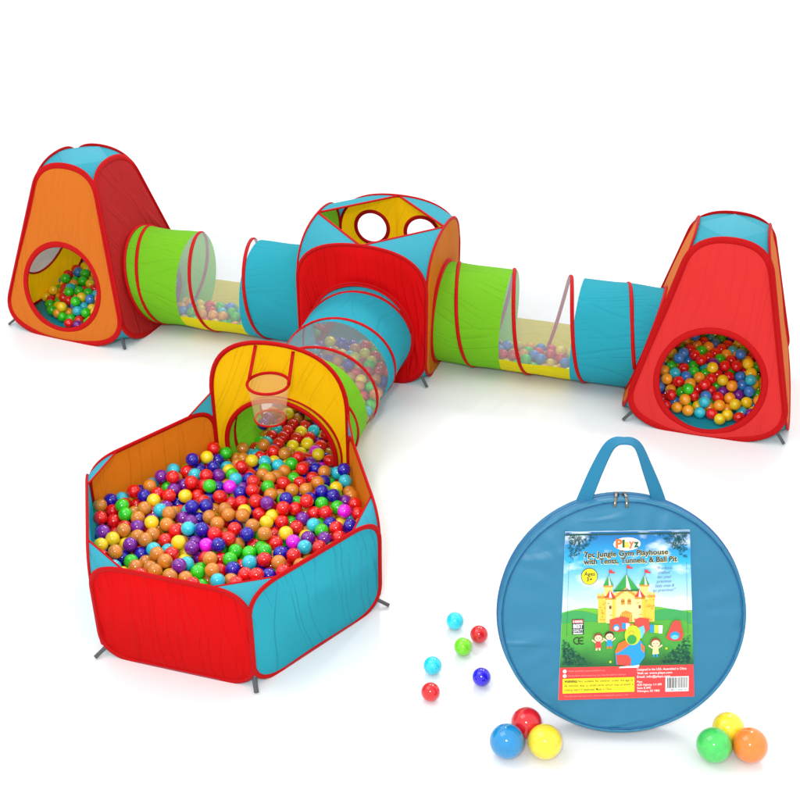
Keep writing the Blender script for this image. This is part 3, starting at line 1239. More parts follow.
# lower red strip
m = MB()
rect(m, 50, 660, 355, 723, 3, 0)
for i, s in enumerate(('Not suitable for children under the age of', '36 months due to small parts which may present a', 'choking hazard if swallowed. Made in China')):
    text(m, s, 116 if i == 0 else 57, 350 if i < 2 else 258, 677 + i * 18, 10.5, 4, 1, bold=.003, align='F')
text(m, 'WARNING!', 57, 112, 677, 11, 5, 1, bold=.025, align='F')
sub('warning_box', m, ['yellow', 'black'])
m = MB()
for y in (628, 648):
    ell(m, 59, y, 8, 8, 3, 0)
text(m, 'Adult assembly required before use.', 74, 232, 631, 8, 3, 1, align='F')
text(m, 'Actual colours and contents may vary. Keep this label for reference.', 74, 320, 651, 8, 3, 1, align='F')
text(m, 'Wipe clean only. Keep away from fire. Remove all packaging before giving to a child.', 56, 330, 738, 6, 3, 1, align='F')
sub('care_text', m, ['white', 'pink'])
m = MB()
for i, (s, x1) in enumerate((('Designed in the USA. Assembled in China', 574), ('Visit us: www.playz.com', 514), ('Email: info@playz.com', 506))):
    text(m, s, 366, x1, 633 + i * 15.5, 10, 3, 0, bold=.008, align='F')
for i, (s, x1) in enumerate((('Playz', 388), ('4225 Highway 111 #90', 470), ('Suite B #90', 424), ('Wilmington, DE 19802', 462))):
    text(m, s, 366, x1, 685 + i * 13.5, 9, 3, 0, bold=.008, align='F')
sub('address_text', m, ['white', 'pink'])
m = MB()
rect(m, 486, 662, 584, 727, 3, 0)
x = 493
rnd = random.Random(11)
while x < 575:
    w = rnd.choice([1.2, 1.6, 2.4, 3.4])
    rect(m, x, 666, x + w, 712, 4, 1)
    x += w + rnd.choice([1.2, 1.6, 2.6])
text(m, '7 89012 34567 8', 500, 572, 724, 8, 4, 1, align='F')
sub('barcode', m, ['white', 'bar'])
# lace corners and side rules
m = MB()
rnd = random.Random(3)
for (cx, cy, sx, sy, ex, ey, n) in ((78, 62, 1, 1, 120, 110, 200), (570, 58, -1, 1, 120, 110, 200), (52, 602, 1, -1, 120, 110, 230), (588, 602, -1, -1, 130, 120, 260)):
    k = 0
    m = MB()
    while k < n:
        a, b = rnd.random(), rnd.random()
        if a + b > 1 or rnd.random() > 1.1 - .6 * (a + b):
            continue
        x, y = cx + sx * a * ex, cy + sy * b * ey
        t0, rr_ = rnd.uniform(0, 6.28), rnd.uniform(3, 6)
        pts = [(x + rr_ * math.cos(t0 + j * .6), y + rr_ * math.sin(t0 + j * .6)) for j in range(7)] + [(x + (rr_ - 1.7) * math.cos(t0 + j * .6), y + (rr_ - 1.7) * math.sin(t0 + j * .6)) for j in range(6, -1, -1)]
        poly(m, pts, 3)
        k += 1
    sub('lace_corner_print', m, ['lace'])
m = MB()
for i in range(40):
    t = i / 40
    for x0, x1 in ((80, 58), (566, 586)):
        y = 180 + 300 * t
        x = x0 + (x1 - x0) * (y - 46) / 706
        rect(m, x, y, x + 1.5, y + 5, 3)
rect(m, 60, 52, 584, 60, 1)
sub('lace_border_print', m, ['lace'])

# ------------------------------------------------------------------ balls
def sphere_mesh(name, r, mat, seg=28, rings=16):
    m = MB()
    rows = []
    for i in range(1, rings):
        t = PI * i / rings
        rows.append([Vector((r * math.sin(t) * math.cos(2 * PI * k / seg), r * math.sin(t) * math.sin(2 * PI * k / seg), -r * math.cos(t))) for k in range(seg)])
    m.grid(rows, None, True)
    b = len(m.v)
    m.v += [(0, 0, -r), (0, 0, r)]
    m.uv += [(0, 0), (0, 0)]
    for k in range(seg):
        k2 = (k + 1) % seg
        m.f += [(b, k2, k), (b + 1, (rings - 2) * seg + k, (rings - 2) * seg + k2)]
        m.mi += [0, 0]
    me = bpy.data.meshes.new(name)
    me.from_pydata(m.v, [], m.f)
    me.materials.append(mat)
    for p in me.polygons:
        p.use_smooth = True
    return me


def put_ball(me, loc, label, group=None):
    o = bpy.data.objects.new('plastic_ball', me)
    COL.objects.link(o)
    o.location = loc
    h = math.sin(loc[0] * 91.7 + loc[1] * 47.3) * 43758.5
    o.rotation_euler = (h % 6.28, (h * 1.7) % 6.28, (h * 2.3) % 6.28)
    return tag(o, label, 'ball', group)


ME = {k: sphere_mesh('plastic_ball', .0425, v) for k, v in BALL.items()}
MID = {k: sphere_mesh('small_ball', .05, ballmat('floor_' + k + '_ball_plastic', c), 40, 24) for k, c in
       (('cyan', (36, 206, 228)), ('red', (226, 22, 28)), ('lime', (120, 222, 20)), ('blue', (36, 10, 214)))}
BIG = {k: sphere_mesh('large_ball', .0875, ballmat('large_' + k + '_ball_plastic', c), 48, 28) for k, c in
       (('blue', (20, 134, 194)), ('red', (206, 22, 32)), ('yellow', (246, 220, 44)), ('green', (70, 206, 92)), ('orange', (250, 134, 44)))}
for x, y, c, lb in (
        (1.3617, -3.0458, 'cyan', 'small cyan ball on the white floor, farthest back of six scattered ones'),
        (1.5179, -3.1160, 'red', 'red ball on the white floor beside the lime green ball'),
        (1.4550, -3.2381, 'lime', 'small lime green ball on the white floor between the pit and the bag'),
        (1.3301, -3.4274, 'cyan', 'small cyan ball on the white floor, just behind the frontmost red ball'),
        (1.6055, -3.4377, 'blue', 'deep blue ball on the white floor near the bag edge'),
        (1.3700, -3.6200, 'red', 'red ball on the white floor nearest the viewer of six scattered ones')):
    put_ball(MID[c], (x, y, .05), lb, 'small balls scattered on the floor')
TUCK = {k: sphere_mesh('large_ball', .08, BIG[k].materials[0], 48, 28) for k in ('red', 'yellow')}
for x, y, c, lb in (
        (1.8348, -3.8764, 'blue', 'large sky blue ball at the left front of the bag'),
        (1.905, -3.722, 'red', 'large red ball tucked behind the blue and yellow ones'),
        (2.0187, -3.8266, 'yellow', 'large yellow ball touching the blue ball before the bag'),
        (2.8348, -3.6141, 'green', 'large green ball at the right front of the bag'),
        (2.8980, -3.4700, 'yellow', 'large yellow ball tucked behind the green and orange ones'),
        (3.0077, -3.5641, 'orange', 'large orange ball farthest right of the bag')):
    put_ball(TUCK[c] if 'tucked' in lb else BIG[c], (x, y, .08 if 'tucked' in lb else .0875), lb, 'large balls before the bag')

SHADES = ['red', 'orange', 'amber', 'blue', 'sky', 'green', 'cyan', 'yellow', 'purple', 'magenta']
SHADE_WORDS = ['red', 'tan orange', 'amber', 'deep blue', 'mid blue', 'green', 'cyan', 'yellow', 'purple', 'magenta']
PLACES = [('in the ball pit heap', 'ball pit'), ('under the hoop arch', 'hoop arch'), ('in the orange fronted tent', 'orange fronted tent'),
          ('in the bright red tent', 'bright red tent'), ('in the tunnel behind the hoop', 'tunnel behind the hoop'), ('in the tunnels flanking the cube tent', 'tunnels flanking the cube')]
EXTREMES = ['', 'leftmost', 'rightmost', 'farthest', 'nearest', 'only']
# x, y, z in millimetres, shade, place, extreme; the first ones lie open to view, the others are packed under and behind them
DATA = [
(-546, -3399, 398, 1, 0, 0), (291, -3226, 395, 0, 0, 0), (-236, -3401, 402, 1, 0, 0), (-4, -3190, 408, 3, 0, 0), (-134, -3431, 415, 8, 0, 4), (-152, -3232, 387, 8, 0, 0),
(215, -3026, 415, 1, 0, 0), (-507, -3298, 382, 8, 0, 0), (468, -3048, 387, 6, 0, 0), (110, -3039, 395, 3, 0, 0), (-597, -3201, 394, 1, 0, 0), (-238, -3221, 398, 7, 0, 0),
(-232, -3100, 409, 6, 0, 0), (-431, -3253, 399, 1, 0, 0), (-793, -3122, 385, 0, 0, 1), (-148, -3093, 416, 3, 0, 0), (219, -3270, 392, 6, 0, 0), (-35, -3409, 375, 5, 0, 0),
(20, -2889, 404, 1, 0, 0), (-64, -2903, 403, 1, 0, 0), (438, -3146, 397, 0, 0, 0), (583, -2671, 396, 9, 0, 2), (-298, -2904, 413, 3, 0, 0), (228, -2761, 410, 0, 0, 0),
(344, -2669, 420, 0, 0, 0), (121, -2748, 417, 8, 0, 0), (-469, -3097, 401, 7, 0, 0), (46, -3391, 393, 1, 0, 0), (112, -3467, 394, 6, 0, 4), (-7, -3302, 393, 1, 0, 0),
(-285, -2674, 409, 5, 0, 0), (-627, -3283, 385, 7, 0, 0), (-844, -3024, 397, 1, 0, 1), (-663, -3052, 387, 5, 0, 0), (26, -3111, 400, 0, 0, 0), (386, -3017, 385, 9, 0, 0),
(137, -3319, 366, 3, 0, 0), (-199, -2725, 381, 0, 0, 0), (476, -2704, 387, 0, 0, 0), (-421, -2647, 392, 0, 0, 0), (-575, -2976, 396, 1, 0, 0), (-705, -3250, 394, 8, 0, 0),
(-411, -2764, 370, 7, 0, 0), (341, -2846, 353, 0, 0, 0), (-64, -3103, 410, 0, 0, 0), (-546, -2646, 405, 0, 0, 0), (242, -2827, 358, 0, 0, 0), (-84, -3181, 381, 9, 0, 1),
(473, -2554, 405, 3, 0, 0), (-388, -3066, 380, 1, 0, 0), (-504, -2793, 375, 0, 0, 0), (-308, -3355, 401, 1, 0, 0), (376, -3223, 392, 1, 0, 0), (-229, -2856, 399, 3, 0, 0),
(-409, -2986, 400, 1, 0, 0), (164, -2874, 373, 7, 0, 0), (321, -2963, 392, 7, 0, 0), (307, -3377, 406, 0, 0, 0), (-509, -2437, 408, 3, 0, 0), (-178, -2616, 384, 9, 0, 3),
(-730, -3081, 345, 0, 0, 0), (7, -2984, 371, 0, 0, 0), (283, -3034, 365, 0, 0, 0), (-736, -2805, 370, 0, 0, 0), (167, -2273, 358, 0, 0, 0), (40, -2730, 401, 0, 0, 0),
(-261, -3481, 388, 1, 0, 0), (-312, -3103, 378, 0, 0, 0), (-629, -2638, 390, 8, 0, 0), (-15, -2644, 410, 0, 0, 0), (282, -2705, 375, 0, 0, 0), (-347, -3176, 354, 0, 0, 0),
(90, -3248, 369, 5, 0, 0), (-202, -2376, 369, 0, 0, 0), (121, -2481, 380, 0, 0, 0), (391, -2533, 405, 3, 0, 0), (-104, -2979, 384, 1, 0, 0), (-311, -2486, 355, 8, 0, 3),
(-175, -2932, 384, 1, 0, 0), (109, -2954, 395, 1, 0, 0), (-8, -2122, 343, 1, 1, 0), (-449, -2352, 380, 7, 0, 3), (81, -2787, 353, 0, 0, 0), (436, -2810, 364, 6, 0, 0),
(-178, -2263, 346, 7, 0, 0), (437, -2243, 384, 3, 0, 0), (468, -2314, 350, 6, 0, 0), (194, -2522, 368, 1, 0, 0), (-575, -2859, 372, 7, 0, 0), (583, -2827, 384, 0, 0, 0),
(549, -2935, 380, 8, 0, 0), (83, -3157, 357, 5, 0, 0), (168, -3152, 358, 5, 0, 0), (192, -2041, 321, 7, 1, 2), (-186, -2042, 327, 1, 1, 3), (259, -3142, 388, 5, 0, 0),
(-245, -3303, 375, 0, 0, 0), (230, -3358, 376, 0, 0, 0), (450, -2946, 371, 8, 0, 0), (277, -2503, 376, 1, 0, 0), (397, -2693, 358, 0, 0, 0), (-660, -3361, 392, 7, 0, 1),
(-453, -2241, 377, 0, 0, 3), (-382, -2214, 335, 5, 0, 3), (-654, -2828, 367, 3, 0, 0), (347, -2761, 355, 8, 0, 0), (658, -2789, 389, 3, 0, 2), (-542, -3137, 382, 8, 0, 0),
(615, -2564, 378, 0, 0, 0), (-664, -2729, 372, 1, 0, 0), (-400, -3447, 359, 1, 0, 0), (-369, -2545, 383, 0, 0, 0), (213, -2671, 411, 3, 0, 0), (-830, -2926, 369, 3, 0, 0),
(-717, -2987, 394, 5, 0, 1), (-485, -2950, 382, 6, 0, 0), (-578, -3060, 384, 1, 0, 0), (-94, -2654, 383, 3, 0, 0), (-428, -3167, 375, 1, 0, 0), (-321, -2081, 296, 1, 1, 0),
(320, -2409, 372, 1, 0, 0), (309, -2254, 348, 1, 0, 0), (-50, -2742, 381, 0, 0, 0), (418, -2613, 377, 5, 0, 0), (348, -3125, 374, 3, 0, 0), (64, -1898, 290, 7, 1, 3),
(74, -2218, 341, 5, 0, 0), (91, -2617, 380, 1, 0, 0), (505, -2859, 373, 5, 0, 0), (2686, -429, 48, 7, 3, 4), (-92, -2107, 337, 0, 1, 0), (551, -3029, 389, 0, 0, 0),
(2866, -116, 229, 6, 3, 2), (-385, -2401, 351, 3, 0, 0), (-47, -2554, 407, 0, 0, 0), (2740, -156, 179, 2, 3, 0), (-176, -2531, 384, 6, 0, 0), (2868, -166, 160, 4, 3, 0),
(43, -2546, 380, 5, 0, 0), (2433, -277, 174, 5, 3, 0), (2317, -302, 118, 0, 3, 0), (2779, -298, 111, 7, 3, 0), (2540, -375, 47, 6, 3, 4), (2772, 109, 312, 4, 3, 0),
(2421, -338, 117, 2, 3, 0), (2563, -325, 112, 6, 3, 0), (2455, -373, 48, 2, 3, 4), (2669, 12, 245, 0, 3, 0), (2544, -194, 181, 0, 3, 0), (2858, -219, 95, 7, 3, 0),
(2669, -315, 95, 2, 3, 0), (2373, -351, 48, 2, 3, 0), (86, -2126, 334, 0, 1, 0), (57, -2302, 337, 1, 0, 0), (21, -2460, 381, 1, 0, 0), (2583, -59, 258, 7, 3, 0),
(2269, -164, 168, 2, 3, 0), (277, -2060, 301, 0, 1, 2), (-337, -2953, 355, 8, 0, 0), (2494, 31, 257, 0, 3, 0), (-785, -2993, 344, 0, 0, 0), (-149, -3520, 405, 1, 0, 0),
(2833, 42, 273, 7, 3, 0), (2753, 22, 252, 0, 3, 0), (-527, -2495, 349, 0, 0, 0), (-436, -3308, 335, 3, 0, 0), (-126, -3358, 373, 6, 0, 0), (2333, 19, 257, 4, 3, 0),
(-36, -962, 397, 1, 4, 0), (2669, -112, 192, 7, 3, 0), (2356, -179, 168, 0, 3, 0), (663, -2650, 378, 0, 0, 2), (2625, -370, 48, 0, 3, 0), (520, -2618, 374, 5, 0, 0),
(54, -975, 389, 3, 4, 0), (-178, -1618, 313, 7, 4, 0), (-126, -610, 345, 3, 4, 0), (-459, -3390, 340, 5, 0, 0), (1309, -104, 155, 4, 5, 0), (-35, -1839, 275, 0, 4, 0),
(-95, -2249, 344, 6, 0, 3), (-514, -2710, 359, 8, 0, 0), (-133, -1834, 264, 0, 4, 0), (-77, -3482, 378, 1, 0, 0), (235, -2215, 331, 3, 0, 0), (-609, -2515, 361, 6, 0, 0),
(352, -3317, 366, 3, 0, 4), (-244, -542, 301, 7, 4, 3), (-7, -2246, 330, 6, 0, 0), (2584, -112, 192, 0, 3, 0), (48, -1729, 283, 6, 4, 4), (195, -2394, 335, 0, 0, 0),
(436, -2399, 347, 7, 0, 0), (97, -739, 357, 7, 4, 0), (1199, -126, 145, 5, 5, 0), (2498, -114, 189, 2, 3, 0), (2736, -225, 115, 2, 3, 0), (-135, -1919, 265, 0, 1, 3),
(166, -2790, 358, 7, 0, 0), (2321, -100, 191, 6, 3, 1), (-30, -1925, 271, 7, 1, 0), (-264, -3001, 379, 8, 0, 0), (381, -2214, 327, 6, 0, 0), (-452, -2532, 364, 6, 0, 0),
(2792, -19, 189, 4, 3, 0), (2651, -234, 113, 0, 3, 0), (2735, -360, 48, 7, 3, 0), (-312, -1654, 275, 8, 4, 1), (-44, -2409, 363, 1, 0, 0), (-116, -2837, 385, 1, 0, 0),
(-503, -3213, 377, 1, 0, 0), (-314, -1739, 280, 3, 4, 1), (627, -2899, 378, 0, 0, 0), (-2593, -246, 169, 5, 2, 0), (-2712, -276, 116, 7, 2, 0), (2444, 99, 257, 0, 3, 0),
(2820, -370, 48, 0, 3, 4), (-131, -1749, 262, 0, 4, 0), (550, -2447, 345, 1, 0, 2), (1361, 26, 131, 0, 5, 0), (1498, -92, 142, 4, 5, 2), (-592, -2771, 356, 0, 0, 0),
(-356, -2706, 341, 0, 0, 0), (1009, -94, 143, 0, 5, 0), (2796, -165, 115, 8, 3, 0), (-129, -1664, 260, 0, 4, 0), (154, -1887, 281, 0, 1, 0), (-362, -3295, 375, 6, 0, 0),
(-2498, -172, 168, 4, 2, 2), (429, -3290, 390, 0, 0, 0), (2813, -98, 165, 4, 3, 0), (-2963, 14, 99, 7, 2, 0), (-1326, -103, 142, 2, 5, 0), (61, -609, 346, 0, 4, 3),
(-1, -676, 346, 1, 4, 3), (328, -1224, 325, 1, 4, 0), (304, -1266, 255, 5, 4, 0), (-218, -1831, 256, 0, 4, 1), (250, -2311, 326, 0, 0, 0), (-2741, -94, 164, 5, 2, 0),
(1012, 55, 142, 4, 5, 0), (180, -1086, 338, 7, 4, 0), (191, -1170, 335, 1, 4, 0), (2478, -249, 108, 0, 3, 0), (-33, -1754, 275, 7, 4, 0), (-406, -2295, 328, 3, 0, 3),
(-2473, -305, 108, 5, 2, 0), (-1416, -102, 139, 2, 5, 0), (-1226, -77, 136, 5, 5, 0), (540, -2531, 358, 8, 0, 2), (-2557, -294, 108, 6, 2, 4), (47, -1815, 281, 0, 4, 0),
(-124, -2723, 343, 0, 0, 0), (-2891, 112, 176, 5, 2, 0), (2376, -8, 189, 0, 3, 0), (239, -865, 287, 0, 4, 0), (2405, -111, 182, 4, 3, 0), (-31, -1669, 274, 0, 4, 0),
(-536, -3355, 326, 3, 0, 0), (-2691, -322, 47, 5, 2, 0), (-2579, -412, 47, 0, 2, 4), (171, -866, 338, 5, 4, 0), (526, -2768, 361, 3, 0, 0), (1436, 74, 147, 7, 5, 0),
(2454, -40, 193, 5, 3, 0), (-230, -2460, 361, 5, 0, 0), (2533, 245, 262, 2, 3, 0), (-127, -1579, 257, 1, 4, 0), (-64, -2328, 345, 5, 0, 0), (18, -3223, 332, 0, 0, 0),
(-2725, 117, 170, 5, 2, 0), (1093, -99, 149, 0, 5, 0), (2863, -28, 235, 7, 3, 0), (297, -906, 241, 3, 4, 2), (133, -2339, 317, 5, 0, 0), (-1688, -108, 141, 4, 5, 1),
(2357, 102, 261, 4, 3, 0), (251, -964, 283, 1, 4, 0), (56, -3325, 341, 0, 0, 0), (159, -3400, 352, 1, 0, 0), (217, -3453, 386, 0, 0, 0), (2488, 172, 260, 5, 3, 0),
(269, -1139, 322, 5, 4, 0), (2566, -240, 112, 4, 3, 0), (-797, -2854, 337, 6, 0, 0), (61, -3072, 333, 1, 0, 0), (-318, -3426, 356, 1, 0, 0), (-2763, 225, 185, 5, 2, 3),
(2238, -78, 187, 2, 3, 0), (2680, -154, 119, 8, 3, 0), (-377, -3369, 336, 1, 0, 0), (-543, 49, 67, 0, 5, 0), (1248, -45, 144, 4, 5, 0), (60, -865, 384, 7, 4, 0),
(1452, -8, 130, 0, 5, 0), (183, -950, 331, 0, 4, 0), (2709, -37, 185, 0, 3, 0), (-1603, -108, 142, 5, 5, 0), (166, -698, 321, 0, 4, 0), (2713, 98, 252, 0, 3, 0),
(2285, -3, 190, 5, 3, 0), (-259, -2611, 359, 3, 0, 0), (-279, -2791, 376, 0, 0, 0), (-2840, -239, 47, 5, 2, 0), (-486, -2626, 342, 8, 0, 0), (-2, -2812, 376, 7, 0, 0),
(-168, -3152, 358, 8, 0, 0), (332, -2334, 333, 3, 0, 0), (-250, -2924, 345, 3, 0, 0), (1382, -77, 108, 7, 5, 0), (2440, -192, 172, 2, 3, 0), (35, -2384, 346, 1, 0, 0),
(-2857, 269, 168, 4, 2, 0), (-2583, -162, 169, 7, 2, 0), (2581, 315, 262, 4, 3, 0), (-317, -670, 288, 6, 4, 0), (2628, 99, 248, 5, 3, 0), (114, -1000, 335, 0, 4, 0),
(-465, -2437, 336, 3, 0, 0), (-1510, -111, 136, 2, 5, 0), (2587, 173, 252, 0, 3, 0), (238, -1223, 287, 0, 4, 0), (-2666, -54, 164, 5, 2, 0), (2672, 172, 254, 2, 3, 0),
(-120, -3214, 302, 8, 0, 0), (-2643, 95, 162, 7, 2, 0), (-310, -1569, 270, 1, 4, 0), (-342, -2626, 368, 0, 0, 0), (148, -3037, 319, 0, 0, 0), (-1512, 46, 143, 0, 5, 0),
(2273, 95, 249, 7, 3, 0), (-99, -2494, 376, 3, 0, 0), (-463, -2773, 303, 3, 0, 0), (214, -2888, 306, 0, 0, 0), (2630, 246, 256, 0, 3, 0), (166, -2119, 298, 8, 1, 5),
(-1285, -17, 139, 5, 5, 0), (2401, 174, 258, 0, 3, 0), (1163, -49, 144, 2, 5, 0), (2543, 100, 248, 0, 3, 0), (2594, -160, 120, 0, 3, 0), (2391, -234, 114, 5, 3, 0),
(-216, -1746, 253, 6, 4, 0), (-281, -2396, 338, 7, 0, 0), (-3018, -25, 47, 7, 2, 0), (-1601, 43, 143, 7, 5, 0), (-214, -1661, 250, 0, 4, 0), (-2713, -160, 119, 0, 2, 0),
(-163, -2160, 310, 0, 1, 0), (-254, -2230, 323, 1, 0, 0), (-2911, -148, 47, 5, 2, 0), (2672, 320, 257, 0, 3, 0), (2715, 246, 256, 6, 3, 0), (96, -1083, 340, 1, 4, 0),
(2308, -218, 110, 2, 3, 0), (303, -1351, 252, 6, 4, 0), (-10, -3532, 392, 0, 0, 0), (-1419, 47, 139, 5, 5, 0), (2623, 389, 261, 5, 3, 0), (2491, 319, 261, 0, 3, 0),
(1097, 72, 145, 7, 5, 0), (2446, 246, 261, 2, 3, 0), (236, -780, 283, 0, 4, 0), (-703, -2847, 300, 0, 0, 0), (-60, -3254, 346, 0, 0, 0), (-2801, -97, 104, 0, 2, 0),
(-1325, 58, 143, 4, 5, 0), (-135, -873, 339, 8, 4, 0), (-308, -1485, 266, 3, 4, 0), (-2568, -76, 170, 5, 2, 0), (2519, -293, 48, 7, 3, 0), (-2924, 212, 163, 0, 2, 0),
(162, -783, 324, 7, 4, 0), (2585, 26, 247, 8, 3, 0), (2834, -286, 47, 6, 3, 0), (512, -2378, 314, 1, 0, 0), (1265, 155, 101, 4, 5, 0), (2443, 45, 191, 5, 3, 0),
(-217, -2779, 318, 1, 0, 0), (-413, -2916, 352, 1, 0, 0), (-565, -3254, 335, 7, 0, 0), (-313, -586, 276, 8, 4, 0), (146, -1971, 291, 9, 1, 0), (52, -1997, 275, 7, 1, 0),
(-317, -2188, 286, 1, 1, 0), (-488, -2872, 347, 8, 0, 0), (213, -3081, 350, 5, 0, 0), (2538, 389, 261, 6, 3, 0), (1351, 157, 102, 0, 5, 0), (2498, -164, 116, 0, 3, 0),
(-579, -2665, 327, 5, 0, 0), (336, -2594, 381, 3, 0, 0), (273, -2762, 312, 5, 0, 0), (-2546, -210, 108, 6, 2, 0), (2754, 324, 281, 7, 3, 0), (2289, -341, 47, 0, 3, 0),
(-61, -2180, 306, 7, 1, 0), (-252, -2314, 339, 1, 0, 0), (-329, -2325, 306, 6, 0, 0), (259, -2614, 351, 5, 0, 0), (-298, -3245, 342, 6, 0, 0), (-1465, -24, 131, 0, 5, 0),
(-2607, -331, 47, 5, 2, 0), (-2522, -342, 47, 0, 2, 0), (2902, 77, 238, 5, 3, 0), (2539, -40, 188, 5, 3, 0), (-272, -2716, 336, 3, 0, 0), (567, -2705, 320, 7, 0, 0),
(-2762, -274, 47, 2, 2, 0), (-2494, -422, 47, 8, 2, 5), (2365, 263, 280, 2, 3, 0), (1180, 152, 99, 2, 5, 0), (-1559, -31, 134, 7, 5, 0), (-183, -755, 311, 1, 4, 0),
(141, -1731, 269, 0, 4, 0), (-287, -1956, 225, 0, 1, 0), (-2678, -238, 47, 2, 2, 0), (1271, 35, 129, 0, 5, 0), (2624, -33, 188, 0, 3, 0), (-203, -3219, 320, 7, 0, 0),
(10, -3469, 333, 5, 0, 0), (-2773, -15, 160, 6, 2, 0), (-2946, -70, 47, 0, 2, 0), (2422, 254, 342, 4, 3, 0), (2223, -209, 113, 4, 3, 0), (2727, -276, 47, 2, 3, 0),
(-2824, 125, 126, 2, 2, 0), (-1370, -24, 133, 6, 5, 0), (-110, -2575, 354, 8, 0, 0), (-61, -552, 303, 3, 4, 0), (1186, 31, 128, 5, 5, 0), (325, -872, 313, 0, 4, 0),
(119, -2051, 279, 0, 1, 0), (123, -2553, 334, 1, 0, 0), (-645, -2977, 349, 1, 0, 0), (-1734, -30, 133, 2, 5, 0), (2402, 119, 186, 4, 3, 0), (2351, -269, 47, 4, 3, 0),
(-282, -1786, 216, 1, 4, 0), (-631, -3133, 357, 0, 0, 0), (-542, -49, 66, 5, 5, 0), (2604, -288, 47, 2, 3, 0), (147, -3222, 311, 0, 0, 0), (-1689, 42, 143, 2, 5, 0),
(2892, -67, 165, 7, 3, 0), (2943, -209, 120, 2, 3, 0), (-2913, 333, 159, 0, 2, 0), (83, -814, 320, 0, 4, 0), (2631, -84, 121, 5, 3, 0), (2928, -125, 115, 5, 3, 0),
(-220, -1916, 259, 6, 1, 0), (-225, -2086, 265, 6, 1, 0), (-131, -2399, 330, 0, 0, 0), (501, -3208, 387, 1, 0, 0), (-2798, 329, 181, 7, 2, 0), (2863, 200, 253, 0, 3, 0),
(-19, -2912, 332, 3, 0, 0), (413, -2883, 328, 7, 0, 0), (399, -3173, 326, 0, 0, 0), (-321, -3541, 391, 0, 0, 0), (-2553, 9, 171, 0, 2, 0), (-284, -1871, 220, 5, 1, 0),
(182, -1858, 206, 1, 1, 0), (-171, -3296, 335, 7, 0, 0), (10, -3387, 306, 1, 0, 0), (-2462, -219, 108, 7, 2, 0), (-157, -675, 300, 1, 4, 0), (-23, -2516, 334, 0, 0, 0),
(-446, -3081, 320, 1, 0, 0), (-54, -3338, 332, 5, 0, 0), (2316, 197, 258, 5, 3, 0), (967, -16, 135, 4, 5, 0), (305, -1096, 259, 1, 4, 0), (2895, -340, 73, 8, 3, 0),
(114, -2694, 352, 0, 0, 0), (-112, -2905, 333, 0, 0, 0), (-18, -3146, 337, 5, 0, 0), (-2841, -17, 110, 0, 2, 0), (1522, 65, 145, 7, 5, 0), (-3, -1018, 344, 1, 4, 0),
(-688, -2658, 332, 6, 0, 0), (-744, -2919, 348, 0, 0, 0), (12, -2747, 323, 3, 0, 0), (328, -2655, 323, 1, 0, 0), (148, -2939, 321, 5, 0, 0), (2533, 45, 183, 6, 3, 0),
(-2876, 60, 111, 0, 2, 0), (2799, 255, 262, 5, 3, 0), (150, -615, 308, 5, 4, 0), (-71, -2974, 306, 1, 0, 0), (-491, -3522, 396, 6, 0, 0), (-1773, 129, 97, 7, 5, 0),
(-1645, -31, 134, 4, 5, 0), (251, -713, 333, 1, 4, 0), (290, -1018, 229, 8, 4, 0), (85, -1771, 219, 8, 4, 0), (-137, -2265, 272, 3, 0, 0), (-503, -3030, 359, 8, 0, 0),
(-2855, 204, 114, 5, 2, 0), (109, -542, 324, 7, 4, 0), (-60, -637, 299, 3, 4, 0), (2713, 48, 181, 5, 3, 0), (349, -2274, 276, 5, 0, 0), (-343, -2868, 350, 6, 0, 0),
(-2826, -155, 48, 7, 2, 0), (2826, 123, 248, 2, 3, 0), (184, -1773, 209, 0, 4, 0), (451, -2742, 315, 5, 0, 0), (-252, -3155, 346, 1, 0, 0), (-2854, 392, 169, 7, 2, 0),
(-88, -722, 311, 7, 4, 0), (2233, 75, 177, 7, 3, 0), (2823, 60, 190, 0, 3, 0), (-559, -2583, 349, 1, 0, 0), (-694, -3144, 301, 0, 0, 0), (-1372, -163, 98, 7, 5, 0),
(2701, 390, 294, 8, 3, 0), (-13, -759, 329, 6, 4, 0), (99, -917, 329, 7, 4, 0), (-176, -1533, 310, 1, 4, 0), (-289, -2042, 228, 6, 1, 0), (222, -1990, 260, 3, 1, 5),
(153, -2201, 316, 0, 0, 0), (-409, -2595, 326, 0, 0, 0), (174, -2617, 359, 5, 0, 0), (-413, -2842, 310, 0, 0, 0), (-489, -3241, 298, 0, 0, 0), (497, -3071, 311, 1, 0, 0),
(313, -3186, 323, 0, 0, 0), (-2483, -86, 170, 6, 2, 0), (-277, -1616, 208, 3, 4, 0), (-619, -3434, 372, 0, 0, 0), (231, -3205, 338, 8, 0, 0), (-1287, -166, 100, 5, 5, 0),
(-1204, -147, 92, 2, 5, 0), (-16, -840, 352, 5, 4, 0), (1266, -151, 98, 5, 5, 0), (2896, 18, 172, 5, 3, 0), (241, -1050, 290, 0, 4, 0), (2266, -259, 47, 0, 3, 0),
(-529, -2371, 358, 0, 0, 0), (601, -2628, 323, 6, 0, 0), (-1457, -165, 99, 0, 5, 0), (194, -2268, 278, 3, 0, 0), (382, -2464, 357, 5, 0, 0), (217, -2983, 341, 0, 0, 0),
(-1645, -168, 99, 7, 5, 0), (-214, -856, 315, 3, 4, 0), (1051, -154, 100, 7, 5, 0), (2965, -29, 184, 2, 3, 0), (-29, -2022, 276, 1, 1, 0), (219, -2081, 243, 9, 1, 0),
(66, -2493, 317, 0, 0, 0), (-732, -2736, 321, 3, 0, 0), (464, -2486, 355, 5, 0, 0), (-549, -2929, 331, 0, 0, 0), (-472, -2938, 295, 5, 0, 0), (-253, -3075, 318, 3, 0, 0),
